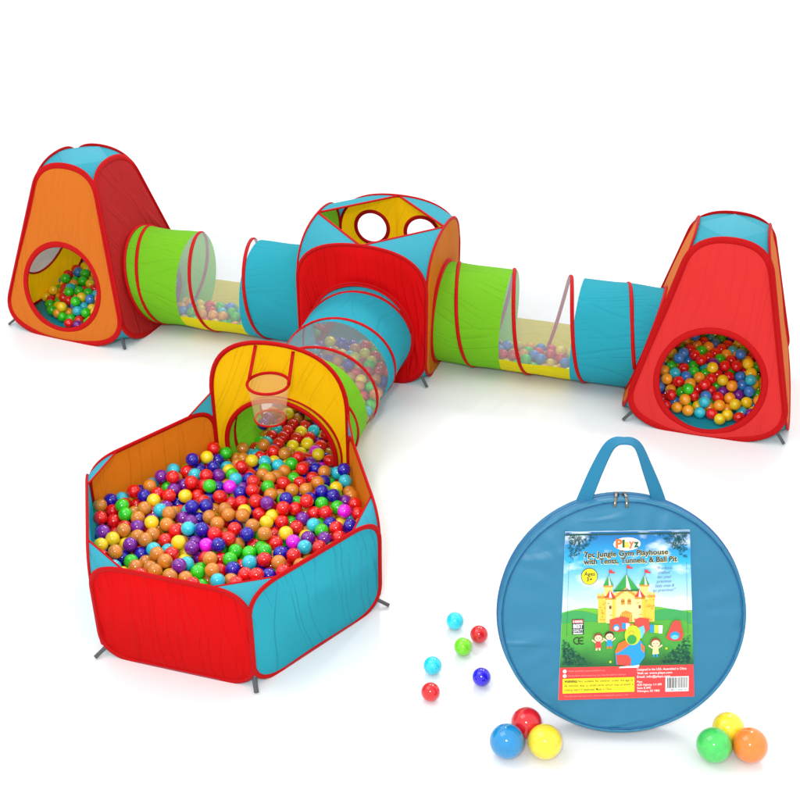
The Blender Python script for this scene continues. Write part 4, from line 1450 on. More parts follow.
(353, -3040, 310, 3, 0, 0), (-2862, -78, 47, 5, 2, 0), (2290, 142, 317, 0, 3, 0), (88, -1686, 221, 7, 4, 0), (-180, -2333, 298, 0, 0, 0), (-236, -2536, 325, 1, 0, 0),
(-439, -2695, 324, 0, 0, 0), (-206, -2665, 321, 1, 0, 0), (485, -2664, 312, 1, 0, 0), (-2897, -1, 48, 2, 2, 0), (-2631, -200, 108, 4, 2, 0), (-1560, -169, 99, 5, 5, 0),
(-1280, -86, 72, 5, 5, 0), (2758, 173, 257, 2, 3, 0), (1350, -156, 101, 2, 5, 0), (2319, -134, 106, 0, 3, 0), (2434, -291, 47, 5, 3, 0), (-274, -1531, 204, 0, 4, 0),
(50, -1644, 284, 8, 4, 0), (-742, -3213, 327, 3, 0, 0), (288, -2988, 294, 5, 0, 0), (288, -3105, 318, 1, 0, 0), (283, -3275, 326, 3, 0, 0), (-2706, 244, 125, 7, 2, 0),
(-2390, -294, 122, 7, 2, 0), (24, -542, 309, 6, 4, 0), (302, -1437, 250, 1, 4, 0), (-7, -1627, 344, 5, 4, 0), (-773, -2809, 269, 7, 0, 0), (-545, -3090, 309, 0, 0, 0),
(124, -3115, 296, 5, 0, 0), (-2987, 141, 47, 5, 2, 0), (-1329, 128, 94, 5, 5, 0), (-1221, 37, 129, 6, 5, 0), (-541, -131, 90, 5, 5, 0), (2335, 67, 187, 2, 3, 0),
(1435, -146, 97, 7, 5, 0), (2913, -175, 48, 4, 3, 0), (-279, -1701, 212, 7, 4, 0), (110, -2265, 281, 1, 0, 0), (-27, -2601, 339, 8, 0, 0), (226, -2469, 310, 8, 0, 0),
(-164, -2576, 279, 7, 0, 0), (-271, -2844, 310, 7, 0, 0), (1077, -5, 114, 2, 5, 0), (-29, -1584, 274, 1, 4, 0), (-223, -2001, 262, 5, 1, 0), (454, -2562, 318, 1, 0, 0),
(206, -2718, 340, 0, 0, 0), (532, -2588, 296, 1, 0, 0), (-190, -3041, 364, 6, 0, 0), (-783, -3139, 302, 8, 0, 0), (-657, -3213, 334, 1, 0, 0), (292, -2912, 331, 6, 0, 0),
(78, -2989, 324, 3, 0, 0), (519, -2988, 322, 0, 0, 0), (-1946, 272, 212, 6, 2, 0), (-2774, 57, 115, 5, 2, 0), (-2670, 22, 128, 0, 2, 0), (1458, -69, 71, 2, 5, 0),
(305, -1181, 256, 5, 4, 0), (2606, -203, 47, 5, 3, 0), (-124, -1494, 255, 1, 4, 0), (-212, -1576, 246, 1, 4, 0), (-140, -2089, 270, 0, 1, 0), (-562, -2430, 307, 5, 0, 0),
(-46, -2681, 318, 5, 0, 0), (-191, -2867, 324, 7, 0, 0), (22, -2845, 301, 1, 0, 0), (205, -2806, 284, 8, 0, 0), (381, -2805, 291, 1, 0, 0), (491, -2910, 306, 0, 0, 0),
(-206, -3375, 327, 0, 0, 0), (-2977, 209, 97, 4, 2, 0), (-2922, 141, 103, 7, 2, 0), (-2719, -41, 99, 2, 2, 0), (-2438, -354, 47, 5, 2, 0), (-1128, -180, 110, 5, 5, 0),
(2483, 375, 325, 5, 3, 0), (926, 143, 95, 2, 5, 0), (1011, 142, 95, 7, 5, 0), (1135, -169, 109, 5, 5, 0), (2227, -124, 106, 4, 3, 0), (2270, -174, 48, 8, 3, 0),
(2522, -208, 47, 5, 3, 0), (-647, -2584, 327, 0, 0, 0), (311, -2466, 307, 0, 0, 0), (-823, -3068, 327, 3, 0, 0), (-327, -3034, 331, 1, 0, 0), (-156, -2979, 316, 0, 0, 0),
(437, -3011, 317, 0, 0, 0), (-298, -3351, 312, 1, 0, 0), (-468, -3484, 324, 7, 0, 0), (-185, -3461, 355, 7, 0, 0), (-2658, 223, 192, 2, 2, 0), (-2414, -163, 179, 2, 2, 0),
(-1422, 122, 92, 4, 5, 0), (-621, 83, 74, 7, 5, 0), (925, 57, 144, 8, 5, 5), (-273, -573, 202, 1, 4, 0), (220, -701, 255, 5, 4, 0), (2200, -2, 193, 4, 3, 0),
(11, -920, 341, 6, 4, 0), (2976, -114, 183, 2, 3, 0), (-442, -2366, 296, 0, 0, 0), (-408, -3005, 317, 7, 0, 0), (-106, -3057, 351, 3, 0, 0), (-1688, 127, 96, 4, 5, 0),
(-1510, 124, 94, 2, 5, 0), (1096, 145, 96, 2, 5, 0), (1395, 77, 73, 0, 5, 0), (-149, -1016, 387, 0, 4, 0), (2292, 144, 182, 2, 3, 0), (1400, -7, 63, 7, 5, 0),
(2629, 51, 177, 4, 3, 0), (1540, -153, 100, 7, 5, 0), (48, -961, 277, 0, 4, 0), (202, -1092, 227, 9, 4, 0), (2691, -199, 47, 0, 3, 0), (-138, -2004, 268, 8, 1, 0),
(35, -2080, 283, 1, 1, 0), (-491, -2303, 325, 6, 0, 0), (21, -2179, 287, 7, 1, 0), (297, -2116, 240, 6, 1, 0), (-207, -2414, 293, 9, 0, 0), (108, -2420, 323, 0, 0, 0),
(-66, -2759, 292, 0, 0, 0), (-390, -2918, 270, 0, 0, 0), (75, -2900, 340, 6, 0, 0), (637, -2753, 315, 8, 0, 0), (-572, -3173, 311, 7, 0, 0), (-401, -3148, 295, 0, 0, 0),
(-2930, 77, 48, 7, 2, 0), (-1600, 126, 95, 5, 5, 0), (-218, -620, 257, 6, 4, 0), (-89, -944, 333, 0, 4, 0), (2787, -215, 48, 5, 3, 0), (9, -1816, 206, 7, 4, 0),
(-44, -2107, 267, 3, 1, 0), (-316, -2649, 290, 3, 0, 0), (363, -2539, 322, 3, 0, 0), (-544, -2819, 304, 1, 0, 0), (-60, -2839, 321, 3, 0, 0), (703, -2722, 361, 1, 0, 0),
(-692, -3012, 287, 0, 0, 0), (-21, -3061, 350, 0, 0, 0), (9, -2971, 277, 6, 0, 0), (318, -2777, 242, 3, 0, 0), (-172, -3091, 299, 8, 0, 0), (-27, -3047, 266, 1, 0, 0),
(-620, -3354, 317, 3, 0, 0), (-3013, 60, 47, 2, 2, 0), (-2748, -190, 48, 6, 2, 0), (-2377, -391, 93, 7, 2, 0), (-1322, -12, 63, 2, 5, 0), (-1175, -71, 69, 2, 5, 0),
(1310, 88, 75, 5, 5, 0), (1479, 83, 74, 6, 5, 0), (1546, -16, 134, 5, 5, 0), (2750, -10, 115, 0, 3, 0), (2931, -22, 105, 2, 3, 0), (2915, -261, 47, 7, 3, 0),
(-86, -1538, 320, 3, 4, 0), (-71, -1881, 210, 5, 1, 0), (314, -2194, 268, 1, 0, 0), (-159, -2479, 318, 3, 0, 0), (394, -2210, 243, 0, 0, 0), (273, -2389, 304, 1, 0, 0),
(-868, -2987, 324, 7, 0, 0), (-137, -2803, 310, 1, 0, 0), (-573, -3009, 317, 0, 0, 0), (-757, -3062, 266, 0, 0, 0), (445, -2782, 240, 3, 0, 0), (-548, -3297, 264, 3, 0, 0),
(2603, 489, 210, 8, 3, 0), (-156, -542, 302, 1, 4, 0), (-134, -608, 253, 5, 4, 0), (80, -543, 245, 0, 4, 0), (1220, -84, 74, 7, 5, 0), (1304, -80, 73, 5, 5, 0),
(2928, 170, 129, 0, 3, 0), (2741, -95, 120, 2, 3, 0), (2903, -80, 48, 4, 3, 0), (-271, -1446, 200, 1, 4, 0), (-76, -1796, 214, 0, 4, 0), (98, -1944, 226, 5, 1, 0),
(-377, -2249, 254, 3, 0, 0), (-502, -2671, 272, 8, 0, 0), (33, -2668, 344, 1, 0, 0), (-638, -2898, 321, 0, 0, 0), (643, -2837, 321, 0, 0, 0), (569, -2879, 319, 0, 0, 0),
(-408, -3229, 321, 5, 0, 0), (614, -2982, 352, 5, 0, 0), (-690, -3308, 333, 3, 0, 0), (365, -3252, 313, 5, 0, 0), (-2736, 324, 123, 0, 2, 0), (-2910, 270, 102, 2, 2, 0),
(-2756, 176, 116, 5, 2, 0), (-2451, -135, 108, 7, 2, 0), (-1819, 61, 74, 2, 5, 0), (-1368, -83, 71, 7, 5, 0), (1436, 151, 99, 2, 5, 0), (-279, -659, 212, 1, 4, 0),
(-221, -705, 254, 6, 4, 0), (-84, -810, 311, 3, 4, 0), (1230, 0, 63, 0, 5, 0), (129, -706, 245, 9, 4, 0), (48, -876, 274, 3, 4, 0), (2767, 73, 120, 5, 3, 0),
(2970, 55, 191, 0, 3, 0), (2192, -48, 122, 2, 3, 0), (2458, -84, 121, 4, 3, 0), (199, -916, 232, 5, 4, 0), (2542, -92, 120, 0, 3, 0), (237, -1308, 284, 7, 4, 0),
(-73, -1711, 213, 1, 4, 0), (27, -1898, 213, 0, 1, 0), (164, -2026, 210, 7, 1, 0), (-53, -2277, 265, 0, 0, 0), (-392, -2483, 329, 1, 0, 0), (-273, -2466, 282, 1, 0, 0),
(-317, -2562, 318, 0, 0, 0), (-35, -2512, 250, 7, 0, 0), (-79, -2580, 274, 8, 0, 0), (127, -2636, 291, 0, 0, 0), (211, -2649, 290, 0, 0, 0), (-631, -3069, 300, 3, 0, 0),
(518, -2743, 262, 7, 0, 0), (-193, -3023, 252, 6, 0, 0), (493, -2818, 300, 0, 0, 0), (-99, -3132, 312, 7, 0, 0), (-547, -3215, 242, 7, 0, 0), (-106, -3295, 280, 1, 0, 0),
(83, -3426, 326, 1, 0, 0), (-1968, 347, 246, 0, 2, 0), (-2536, -125, 108, 7, 2, 0), (-2738, -106, 48, 0, 2, 0), (-2593, -247, 48, 5, 2, 0), (-1515, -17, 63, 5, 5, 0),
(-2509, -257, 47, 0, 2, 0), (-1463, -84, 71, 7, 5, 0), (2372, 336, 223, 7, 3, 0), (-199, -543, 229, 0, 4, 0), (-298, -740, 243, 7, 4, 0), (71, -681, 302, 1, 4, 0),
(2487, 117, 186, 5, 3, 0), (2765, 123, 189, 2, 3, 0), (301, -822, 248, 5, 4, 0), (2277, -90, 47, 0, 3, 0), (2872, 0, 47, 2, 3, 0), (2838, -135, 47, 5, 3, 0),
(2437, -206, 47, 4, 3, 0), (-268, -1362, 196, 1, 4, 0), (-67, -1541, 211, 0, 4, 0), (-70, -1626, 212, 3, 4, 0), (134, -1642, 161, 3, 4, 0), (-169, -1792, 199, 6, 4, 0),
(99, -1855, 225, 5, 1, 0), (-453, -2234, 292, 0, 0, 0), (-181, -2132, 209, 0, 1, 0), (-524, -2362, 274, 0, 0, 0), (-101, -2346, 270, 3, 0, 0), (445, -2257, 291, 5, 0, 0),
(-17, -2358, 281, 0, 0, 0), (-635, -2643, 268, 0, 0, 0), (52, -2593, 309, 0, 0, 0), (-123, -2647, 303, 6, 0, 0), (-344, -2788, 323, 0, 0, 0), (-844, -3029, 254, 7, 0, 0),
(124, -2841, 304, 0, 0, 0), (-377, -3070, 273, 1, 0, 0), (575, -2802, 284, 1, 0, 0), (-681, -3093, 235, 0, 0, 0), (372, -2957, 324, 6, 0, 0), (2, -2900, 194, 1, 0, 0),
(24, -3115, 270, 5, 0, 0), (76, -3182, 277, 7, 0, 0), (-566, -3379, 250, 5, 0, 0), (68, -3267, 280, 5, 0, 0), (67, -3528, 356, 0, 0, 0), (-2792, 261, 114, 0, 2, 0),
(-2672, 166, 125, 4, 2, 0), (-2668, -154, 47, 0, 2, 0), (-1557, 57, 71, 7, 5, 0), (-1645, -87, 71, 2, 5, 0), (-1237, -13, 63, 5, 5, 0), (-612, -1, 63, 5, 5, 0),
(2615, 468, 291, 2, 3, 0), (2446, 477, 255, 0, 3, 0), (2416, 328, 301, 5, 3, 0), (20, -619, 273, 7, 4, 0), (1056, 70, 71, 4, 5, 0), (2361, 193, 186, 2, 3, 0),
(1052, -74, 72, 2, 5, 0), (1315, 4, 63, 2, 5, 0), (2805, 198, 191, 0, 3, 0), (2486, 69, 116, 5, 3, 0), (2678, 77, 109, 0, 3, 0), (145, -1046, 271, 6, 4, 0),
(2408, -151, 105, 5, 3, 0), (2581, -16, 117, 2, 3, 0), (2665, -6, 119, 8, 3, 0), (2705, 19, 47, 0, 3, 0), (251, -870, 176, 0, 4, 0), (2790, 21, 47, 5, 3, 0),
(-307, -1400, 261, 3, 4, 0), (-211, -1491, 245, 1, 4, 0), (285, -2033, 221, 0, 1, 0), (-229, -2179, 260, 3, 1, 0), (24, -2145, 209, 7, 1, 0), (-341, -2405, 279, 0, 0, 0),
(-498, -2555, 297, 7, 0, 0), (-77, -2459, 302, 5, 0, 0), (67, -2364, 270, 5, 0, 0), (407, -2333, 293, 3, 0, 0), (-448, -2608, 252, 0, 0, 0), (-365, -2590, 253, 5, 0, 0),
(-205, -2507, 252, 0, 0, 0), (46, -2536, 246, 3, 0, 0), (-452, -2724, 228, 5, 0, 0), (-250, -2699, 256, 9, 0, 0), (332, -2517, 243, 6, 0, 0), (245, -2597, 232, 1, 0, 0),
(406, -2636, 296, 1, 0, 0), (69, -2781, 269, 0, 0, 0), (-258, -2873, 232, 0, 0, 0), (376, -2720, 278, 1, 0, 0), (379, -2656, 218, 1, 0, 0), (355, -2882, 266, 8, 0, 0),
(-742, -3187, 246, 0, 0, 0), (57, -3038, 255, 5, 0, 0), (-272, -3198, 276, 6, 0, 0), (126, -2987, 254, 0, 0, 0), (98, -2941, 188, 0, 0, 0), (216, -3139, 288, 1, 0, 0),
(-547, -3454, 333, 8, 0, 0), (-117, -3378, 291, 1, 0, 0), (147, -3285, 255, 3, 0, 0), (118, -3356, 292, 0, 0, 0), (-180, -3436, 274, 0, 0, 0), (183, -3014, 198, 0, 0, 0),
(48, -2693, 189, 3, 0, 0), (-316, -2214, 205, 1, 0, 0), (-351, -2485, 254, 5, 0, 0), (-180, -3332, 258, 8, 0, 0), (-105, -3193, 221, 7, 0, 0), (-81, -2669, 232, 8, 0, 0),
(218, -2864, 223, 6, 0, 0), (-138, -2875, 258, 7, 0, 0), (-10, -2713, 248, 3, 0, 0), (-382, -2341, 241, 1, 0, 0), (-297, -3264, 229, 0, 0, 0), (256, -3305, 248, 5, 0, 0),
(703, -2878, 239, 0, 0, 0), (298, -2849, 201, 5, 0, 0), (726, -2763, 198, 0, 0, 0), (-244, -3288, 292, 7, 0, 0), (-458, -2564, 180, 7, 0, 0), (-168, -2729, 271, 1, 0, 0),
(-706, -2689, 255, 1, 0, 0), (525, -3100, 236, 1, 0, 0), (-181, -2651, 241, 1, 0, 0), (444, -3113, 259, 0, 0, 0), (298, -2696, 255, 6, 0, 0), (469, -3194, 250, 5, 0, 0),
(-392, -3352, 254, 0, 0, 0), (328, -2352, 251, 5, 0, 0), (-73, -2825, 238, 7, 0, 0), (-306, -2922, 281, 3, 0, 0), (282, -2841, 284, 5, 0, 0), (-713, -3265, 263, 7, 0, 0),
(-780, -2894, 264, 3, 0, 0), (-287, -2540, 242, 0, 0, 0), (-124, -2957, 241, 3, 0, 0), (-166, -3250, 239, 1, 0, 0), (-496, -3032, 272, 1, 0, 0), (-497, -3424, 271, 1, 0, 0),
(214, -2349, 259, 5, 0, 0), (-635, -2561, 246, 3, 0, 0), (-391, -2671, 258, 0, 0, 0), (-558, -2608, 268, 1, 0, 0), (-424, -2527, 264, 0, 0, 0), (-141, -3102, 220, 7, 0, 0),
(-118, -2187, 243, 5, 1, 0), (48, -3342, 246, 3, 0, 0), (-351, -3287, 291, 5, 0, 0), (-291, -2128, 232, 1, 1, 0), (449, -2697, 242, 7, 0, 0), (-180, -3168, 257, 3, 0, 0),
(-329, -2728, 264, 0, 0, 0), (-255, -3457, 307, 0, 0, 0), (-209, -2931, 271, 3, 0, 0), (-703, -2928, 275, 3, 0, 0), (156, -2410, 253, 8, 0, 0), (415, -2486, 281, 0, 0, 0),
(619, -2970, 267, 5, 0, 0), (-577, -2510, 282, 8, 0, 0), (672, -2665, 293, 8, 0, 0), (-349, -3483, 301, 1, 0, 0), (204, -3304, 315, 7, 0, 0), (-261, -2993, 294, 1, 0, 0),
(833, -2955, 289, 6, 0, 0), (593, -3128, 280, 8, 0, 0), (-466, -2303, 244, 0, 0, 0), (676, -3145, 289, 5, 0, 0), (-554, -2736, 289, 6, 0, 0), (-628, -3273, 281, 1, 0, 0),
(-40, -3199, 274, 3, 0, 0), (5, -2440, 290, 0, 0, 0), (-16, -3281, 278, 6, 0, 0), (-331, -3410, 258, 0, 0, 0), (221, -3038, 276, 6, 0, 0), (-421, -3530, 271, 3, 0, 0),
(296, -3358, 316, 1, 0, 0), (-266, -2361, 262, 0, 0, 0), (494, -2455, 282, 3, 0, 0), (281, -2547, 303, 1, 0, 0), (634, -3266, 335, 0, 0, 0), (147, -2489, 284, 1, 0, 0),
(691, -2999, 303, 3, 0, 0), (-501, -2475, 269, 6, 0, 0), (-125, -3501, 310, 0, 0, 0), (97, -2127, 249, 0, 1, 0), (-625, -2963, 268, 3, 0, 0), (482, -2325, 255, 0, 0, 0),
(31, -2288, 257, 7, 0, 0), (408, -3335, 304, 7, 0, 0), (-638, -2726, 291, 1, 0, 0), (671, -2917, 308, 0, 0, 0), (-697, -2774, 253, 0, 0, 0), (635, -3100, 348, 1, 0, 0),
(-110, -3573, 351, 6, 0, 0), (579, -3048, 312, 8, 0, 0), (416, -3091, 336, 0, 0, 0), (-624, -2810, 277, 0, 0, 0), (198, -2565, 295, 1, 0, 0), (-469, -3569, 329, 7, 0, 0),
(768, -2997, 338, 1, 0, 0), (602, -2540, 298, 1, 0, 0), (-212, -3551, 357, 1, 0, 0), (818, -3039, 283, 1, 0, 0), (165, -3492, 332, 3, 0, 0), (374, -2412, 290, 3, 0, 0),
(-489, -3154, 317, 0, 0, 0), (143, -2744, 290, 8, 0, 0), (-315, -3126, 292, 5, 0, 0), (-63, -3444, 298, 5, 0, 0), (486, -3317, 333, 3, 0, 0), (545, -3198, 287, 6, 0, 0),
(712, -2738, 278, 0, 0, 0), (800, -2896, 341, 3, 0, 0), (232, -3414, 311, 3, 0, 0), (-244, -2605, 275, 5, 0, 0), (481, -3154, 324, 8, 0, 0), (-579, -3507, 274, 1, 0, 0),
(848, -2985, 366, 3, 0, 0), (604, -3186, 347, 1, 0, 0), (452, -3239, 324, 1, 0, 0), (370, -3398, 345, 0, 0, 0), (-420, -3605, 389, 0, 0, 0), (-27, -3643, 387, 1, 0, 0),
(677, -3292, 404, 0, 0, 0), (-284, -3536, 314, 1, 0, 0), (-231, -2274, 254, 0, 0, 0), (721, -2872, 360, 3, 0, 0), (706, -2954, 376, 6, 0, 0), (675, -3033, 381, 3, 0, 0),
(746, -3169, 330, 6, 0, 0), (447, -3379, 376, 6, 0, 0), (795, -3080, 354, 8, 0, 0), (-522, -3601, 387, 5, 0, 0), (-396, -3532, 352, 0, 0, 0), (784, -2947, 408, 0, 0, 0),
(301, -3457, 380, 0, 0, 0), (58, -3609, 403, 0, 0, 0), (-172, -3621, 383, 5, 0, 0), (704, -3127, 391, 8, 0, 0), (636, -3366, 400, 3, 0, 0), (282, -3540, 388, 0, 0, 0),
(142, -3593, 399, 6, 0, 0), (738, -2784, 419, 3, 0, 0), (550, -3262, 343, 0, 0, 0), (553, -3119, 354, 1, 0, 0), (320, -1909, 294, 6, 1, 0), (743, -2793, 335, 0, 0, 0),
(548, -3350, 381, 0, 0, 0), (385, -3465, 396, 0, 0, 0), (681, -3207, 376, 0, 0, 0), (-563, -3535, 353, 7, 0, 0), (-280, -3615, 381, 7, 0, 0), (215, -1092, 142, 1, 4, 0),
(209, -1007, 136, 6, 4, 0), (201, -919, 129, 3, 4, 0), (-85, -2050, 218, 5, 1, 0), (-175, -1962, 204, 5, 1, 0), (-82, -1965, 217, 5, 1, 0), (130, -1727, 159, 3, 4, 0),
(248, -1816, 172, 7, 4, 0), (-166, -1707, 196, 0, 4, 0), (12, -1731, 206, 3, 4, 0), (251, -1731, 176, 0, 4, 0), (-163, -1622, 194, 6, 4, 0), (15, -1646, 206, 0, 4, 0),
(91, -1601, 222, 0, 4, 0), (254, -1647, 180, 1, 4, 0), (-161, -1537, 191, 6, 4, 0), (18, -1561, 206, 0, 4, 0), (94, -1516, 223, 1, 4, 0), (257, -1562, 184, 7, 4, 0),
(-64, -1456, 210, 0, 4, 0), (96, -1431, 225, 6, 4, 0), (261, -1477, 187, 7, 4, 0), (263, -1392, 190, 6, 4, 0), (264, -1306, 192, 1, 4, 0), (265, -1221, 193, 1, 4, 0),
(267, -1136, 195, 6, 4, 0), (-89, -542, 223, 0, 4, 0), (287, -1948, 225, 9, 1, 0), (290, -1863, 229, 0, 1, 0), (293, -1778, 234, 8, 4, 0), (185, -1688, 211, 6, 4, 0),
(295, -1693, 238, 1, 4, 0), (188, -1603, 214, 7, 4, 0), (298, -1608, 242, 6, 4, 0), (52, -1559, 284, 3, 4, 0), (190, -1518, 217, 1, 4, 0), (300, -1523, 246, 0, 4, 0),
(53, -1474, 285, 0, 4, 0), (55, -1389, 286, 7, 4, 0), (192, -1433, 220, 8, 4, 0), (-122, -1409, 252, 5, 4, 0), (55, -1304, 287, 3, 4, 0), (54, -1219, 287, 0, 4, 0),
(-29, -1239, 273, 3, 4, 0), (53, -1134, 287, 7, 4, 0), (-34, -1153, 273, 0, 4, 0), (47, -1046, 281, 5, 4, 0), (205, -1007, 225, 1, 4, 0), (-201, -975, 231, 0, 4, 0),
(-35, -978, 276, 1, 4, 0), (196, -827, 224, 0, 4, 0), (-212, -880, 234, 8, 4, 0), (183, -748, 195, 1, 4, 0), (297, -734, 241, 7, 4, 0), (-46, -616, 218, 0, 4, 0),
(143, -1646, 272, 8, 4, 0), (229, -1649, 272, 6, 4, 0), (-85, -1453, 319, 0, 4, 0), (-5, -1540, 345, 3, 4, 0), (145, -1561, 274, 7, 4, 0), (231, -1564, 276, 0, 4, 0),
(-257, -1440, 317, 6, 4, 0), (-173, -1449, 308, 0, 4, 0), (105, -1520, 337, 0, 4, 0), (146, -1476, 277, 1, 4, 0), (233, -1479, 279, 1, 4, 0), (-5, -1370, 343, 0, 4, 0),
(107, -1347, 339, 1, 4, 0), (148, -1391, 279, 6, 4, 0), (235, -1393, 282, 1, 4, 0), (-305, -1315, 257, 3, 4, 0), (-244, -1273, 299, 0, 4, 0), (-87, -1283, 316, 5, 4, 0),
(-6, -1282, 342, 5, 4, 0), (107, -1262, 340, 7, 4, 0), (149, -1305, 279, 7, 4, 0), (-242, -1188, 294, 6, 4, 0), (-90, -1198, 317, 1, 4, 0), (107, -1176, 339, 5, 4, 0),
(148, -1220, 279, 1, 4, 0), (-241, -1103, 290, 3, 4, 0), (-171, -1146, 314, 6, 4, 0), (-92, -1114, 321, 5, 4, 0), (-35, -1065, 273, 7, 4, 0), (145, -1131, 276, 1, 4, 0),
(-300, -1060, 246, 3, 4, 0), (-241, -1018, 292, 3, 4, 0), (-86, -1029, 331, 8, 4, 0), (132, -959, 263, 5, 4, 0), (-303, -976, 252, 0, 4, 0), (-242, -933, 293, 1, 4, 0),
(-44, -894, 281, 3, 4, 0), (-297, -873, 240, 0, 4, 0), (-238, -798, 257, 1, 4, 0), (-18, -703, 264, 7, 4, 0), (123, -791, 249, 6, 4, 0), (322, -679, 301, 5, 4, 0),
(279, -542, 212, 1, 4, 0), (301, -616, 248, 7, 4, 0), (-328, -1268, 324, 0, 4, 0), (-171, -1231, 313, 0, 4, 0), (-66, -1241, 387, 6, 4, 0), (-7, -1195, 341, 0, 4, 0),
(-326, -1183, 319, 0, 4, 0), (-219, -1107, 372, 0, 4, 0), (-8, -1109, 341, 8, 4, 0), (-326, -1023, 318, 3, 4, 0), (-172, -1061, 318, 1, 4, 0), (-173, -949, 340, 1, 4, 0),
(325, -771, 312, 5, 4, 0), (-318, -807, 290, 1, 4, 0), (178, -542, 274, 0, 4, 0), (216, -616, 255, 1, 4, 0), (-324, -916, 308, 3, 4, 0), (1957, -34, 78, 5, 5, 0),
(1888, 104, 79, 2, 5, 0), (1693, 148, 97, 7, 5, 0), (-1163, 38, 66, 0, 5, 0), (671, 145, 96, 5, 5, 0), (-739, 21, 65, 4, 5, 0), (712, 75, 72, 8, 5, 0),
(-1049, -87, 73, 0, 5, 0), (923, -93, 143, 7, 5, 0), (-1155, -17, 132, 8, 5, 0), (797, -15, 135, 6, 5, 0), (1958, 57, 68, 5, 5, 0), (882, -16, 135, 7, 5, 0),
(756, 144, 96, 0, 5, 0), (-1018, 44, 131, 4, 5, 0), (-1044, -166, 103, 0, 5, 0), (966, -154, 100, 4, 5, 0), (1607, 63, 145, 5, 5, 0), (-1002, -95, 143, 5, 5, 0),
(-1278, 61, 71, 7, 5, 0), (-1815, -170, 98, 2, 5, 0), (881, -153, 99, 2, 5, 0), (967, 73, 72, 2, 5, 0), (711, -14, 134, 0, 5, 0), (1135, -90, 76, 5, 5, 0),
(-671, 29, 116, 7, 5, 0), (1957, 149, 98, 2, 5, 0), (-1059, -30, 135, 0, 5, 0), (-1076, 57, 70, 8, 5, 0), (-1468, 54, 70, 4, 5, 0), (1626, -155, 101, 5, 5, 0),
(1627, -75, 72, 2, 5, 0), (-1210, 109, 86, 5, 5, 0), (-615, -92, 76, 2, 5, 0), (-1560, -88, 72, 7, 5, 0), (-1774, -110, 141, 4, 5, 0), (1608, 150, 98, 0, 5, 0),
(1699, 33, 136, 8, 5, 0), (-1730, -168, 98, 0, 5, 0), (1584, -95, 143, 0, 5, 0), (1631, -17, 134, 2, 5, 0), (1225, 84, 74, 4, 5, 0), (605, 118, 143, 7, 5, 0),
(-1116, -97, 125, 0, 5, 0), (1523, 151, 99, 7, 5, 0), (753, -91, 142, 5, 5, 0), (838, -92, 142, 0, 5, 0), (1669, -96, 143, 7, 5, 0), (-685, -45, 66, 2, 5, 0),
(-1116, 57, 144, 5, 5, 0), (841, 144, 95, 0, 5, 0), (-2415, -452, 47, 7, 2, 0), (-1977, -108, 47, 5, 2, 0), (-2017, -33, 47, 0, 2, 0), (-1933, -22, 47, 7, 2, 0),
(-2047, 62, 47, 4, 2, 0), (-1959, 59, 48, 5, 2, 0), (-1998, 132, 65, 5, 2, 0), (-2424, -266, 47, 7, 2, 0), (-2701, 93, 92, 2, 2, 0), (-2025, -17, 131, 7, 2, 0),
(-1956, -66, 119, 6, 2, 0), (-2502, 129, 109, 0, 2, 0), (-2017, 68, 127, 4, 2, 0), (-1948, 18, 122, 5, 2, 0), (-2619, 232, 117, 4, 2, 0), (-2534, 222, 117, 6, 2, 0),
(-2019, 151, 145, 5, 2, 0), (-1939, 103, 118, 5, 2, 0), (-2847, 326, 106, 0, 2, 0), (-2085, 204, 153, 0, 2, 0), (-2006, 232, 166, 0, 2, 0), (-1940, 181, 152, 7, 2, 0),
(-2681, 380, 156, 0, 2, 0), (-2726, 469, 144, 2, 2, 0), (-2290, 492, 176, 8, 2, 0), (-2377, -210, 118, 6, 2, 0), (-2317, -211, 179, 0, 2, 0), (-2402, -51, 187, 0, 2, 0),
(-2068, -67, 196, 6, 2, 0), (-1984, -55, 198, 7, 2, 0), (-2468, 0, 171, 0, 2, 0), (-2064, 18, 198, 0, 2, 0), (-1980, 30, 199, 7, 2, 0), (-2549, 94, 171, 8, 2, 0),
(-2148, 16, 184, 8, 2, 0), (-2077, 101, 182, 8, 2, 0), (-1964, 114, 198, 6, 2, 0), (-2582, 187, 179, 2, 2, 0), (-2500, 169, 185, 0, 2, 0), (-2245, 169, 192, 7, 2, 0),
(-2161, 99, 194, 6, 2, 0), (-2040, 163, 227, 4, 2, 0), (-1960, 191, 234, 6, 2, 0), (-2692, 304, 192, 0, 2, 0), (-2588, 271, 194, 0, 2, 0), (-2505, 253, 190, 6, 2, 0),
(-2298, 240, 193, 6, 2, 0), (-2214, 248, 201, 5, 2, 0), (-2159, 184, 190, 2, 2, 0), (-2084, 235, 232, 4, 2, 0), (-2015, 274, 262, 4, 2, 0), (-2747, 392, 207, 4, 2, 0),
(-2614, 351, 200, 6, 2, 0), (-2349, 321, 200, 5, 2, 0), (-2264, 317, 202, 2, 2, 0), (-2154, 279, 252, 7, 2, 0), (-2081, 320, 236, 0, 2, 0), (-2799, 455, 185, 2, 2, 0),
(-2692, 459, 221, 2, 2, 0), (-2429, 419, 194, 6, 2, 0), (-2345, 406, 193, 8, 2, 0), (-2270, 396, 231, 8, 2, 0), (-2199, 351, 246, 0, 2, 0), (-2129, 387, 215, 2, 2, 0),
(-2745, 524, 206, 6, 2, 0), (-2451, 499, 211, 7, 2, 0), (-2367, 486, 210, 8, 2, 0), (-2299, 471, 258, 5, 2, 0), (-2209, 472, 222, 4, 2, 0), (-2085, 459, 225, 5, 2, 0),
(-2036, 389, 218, 0, 2, 0), (-1978, -148, 172, 2, 2, 0), (2371, -101, 47, 2, 3, 0), (2560, -132, 47, 6, 3, 0), (2751, -138, 47, 2, 3, 0), (2707, -66, 47, 2, 3, 0),
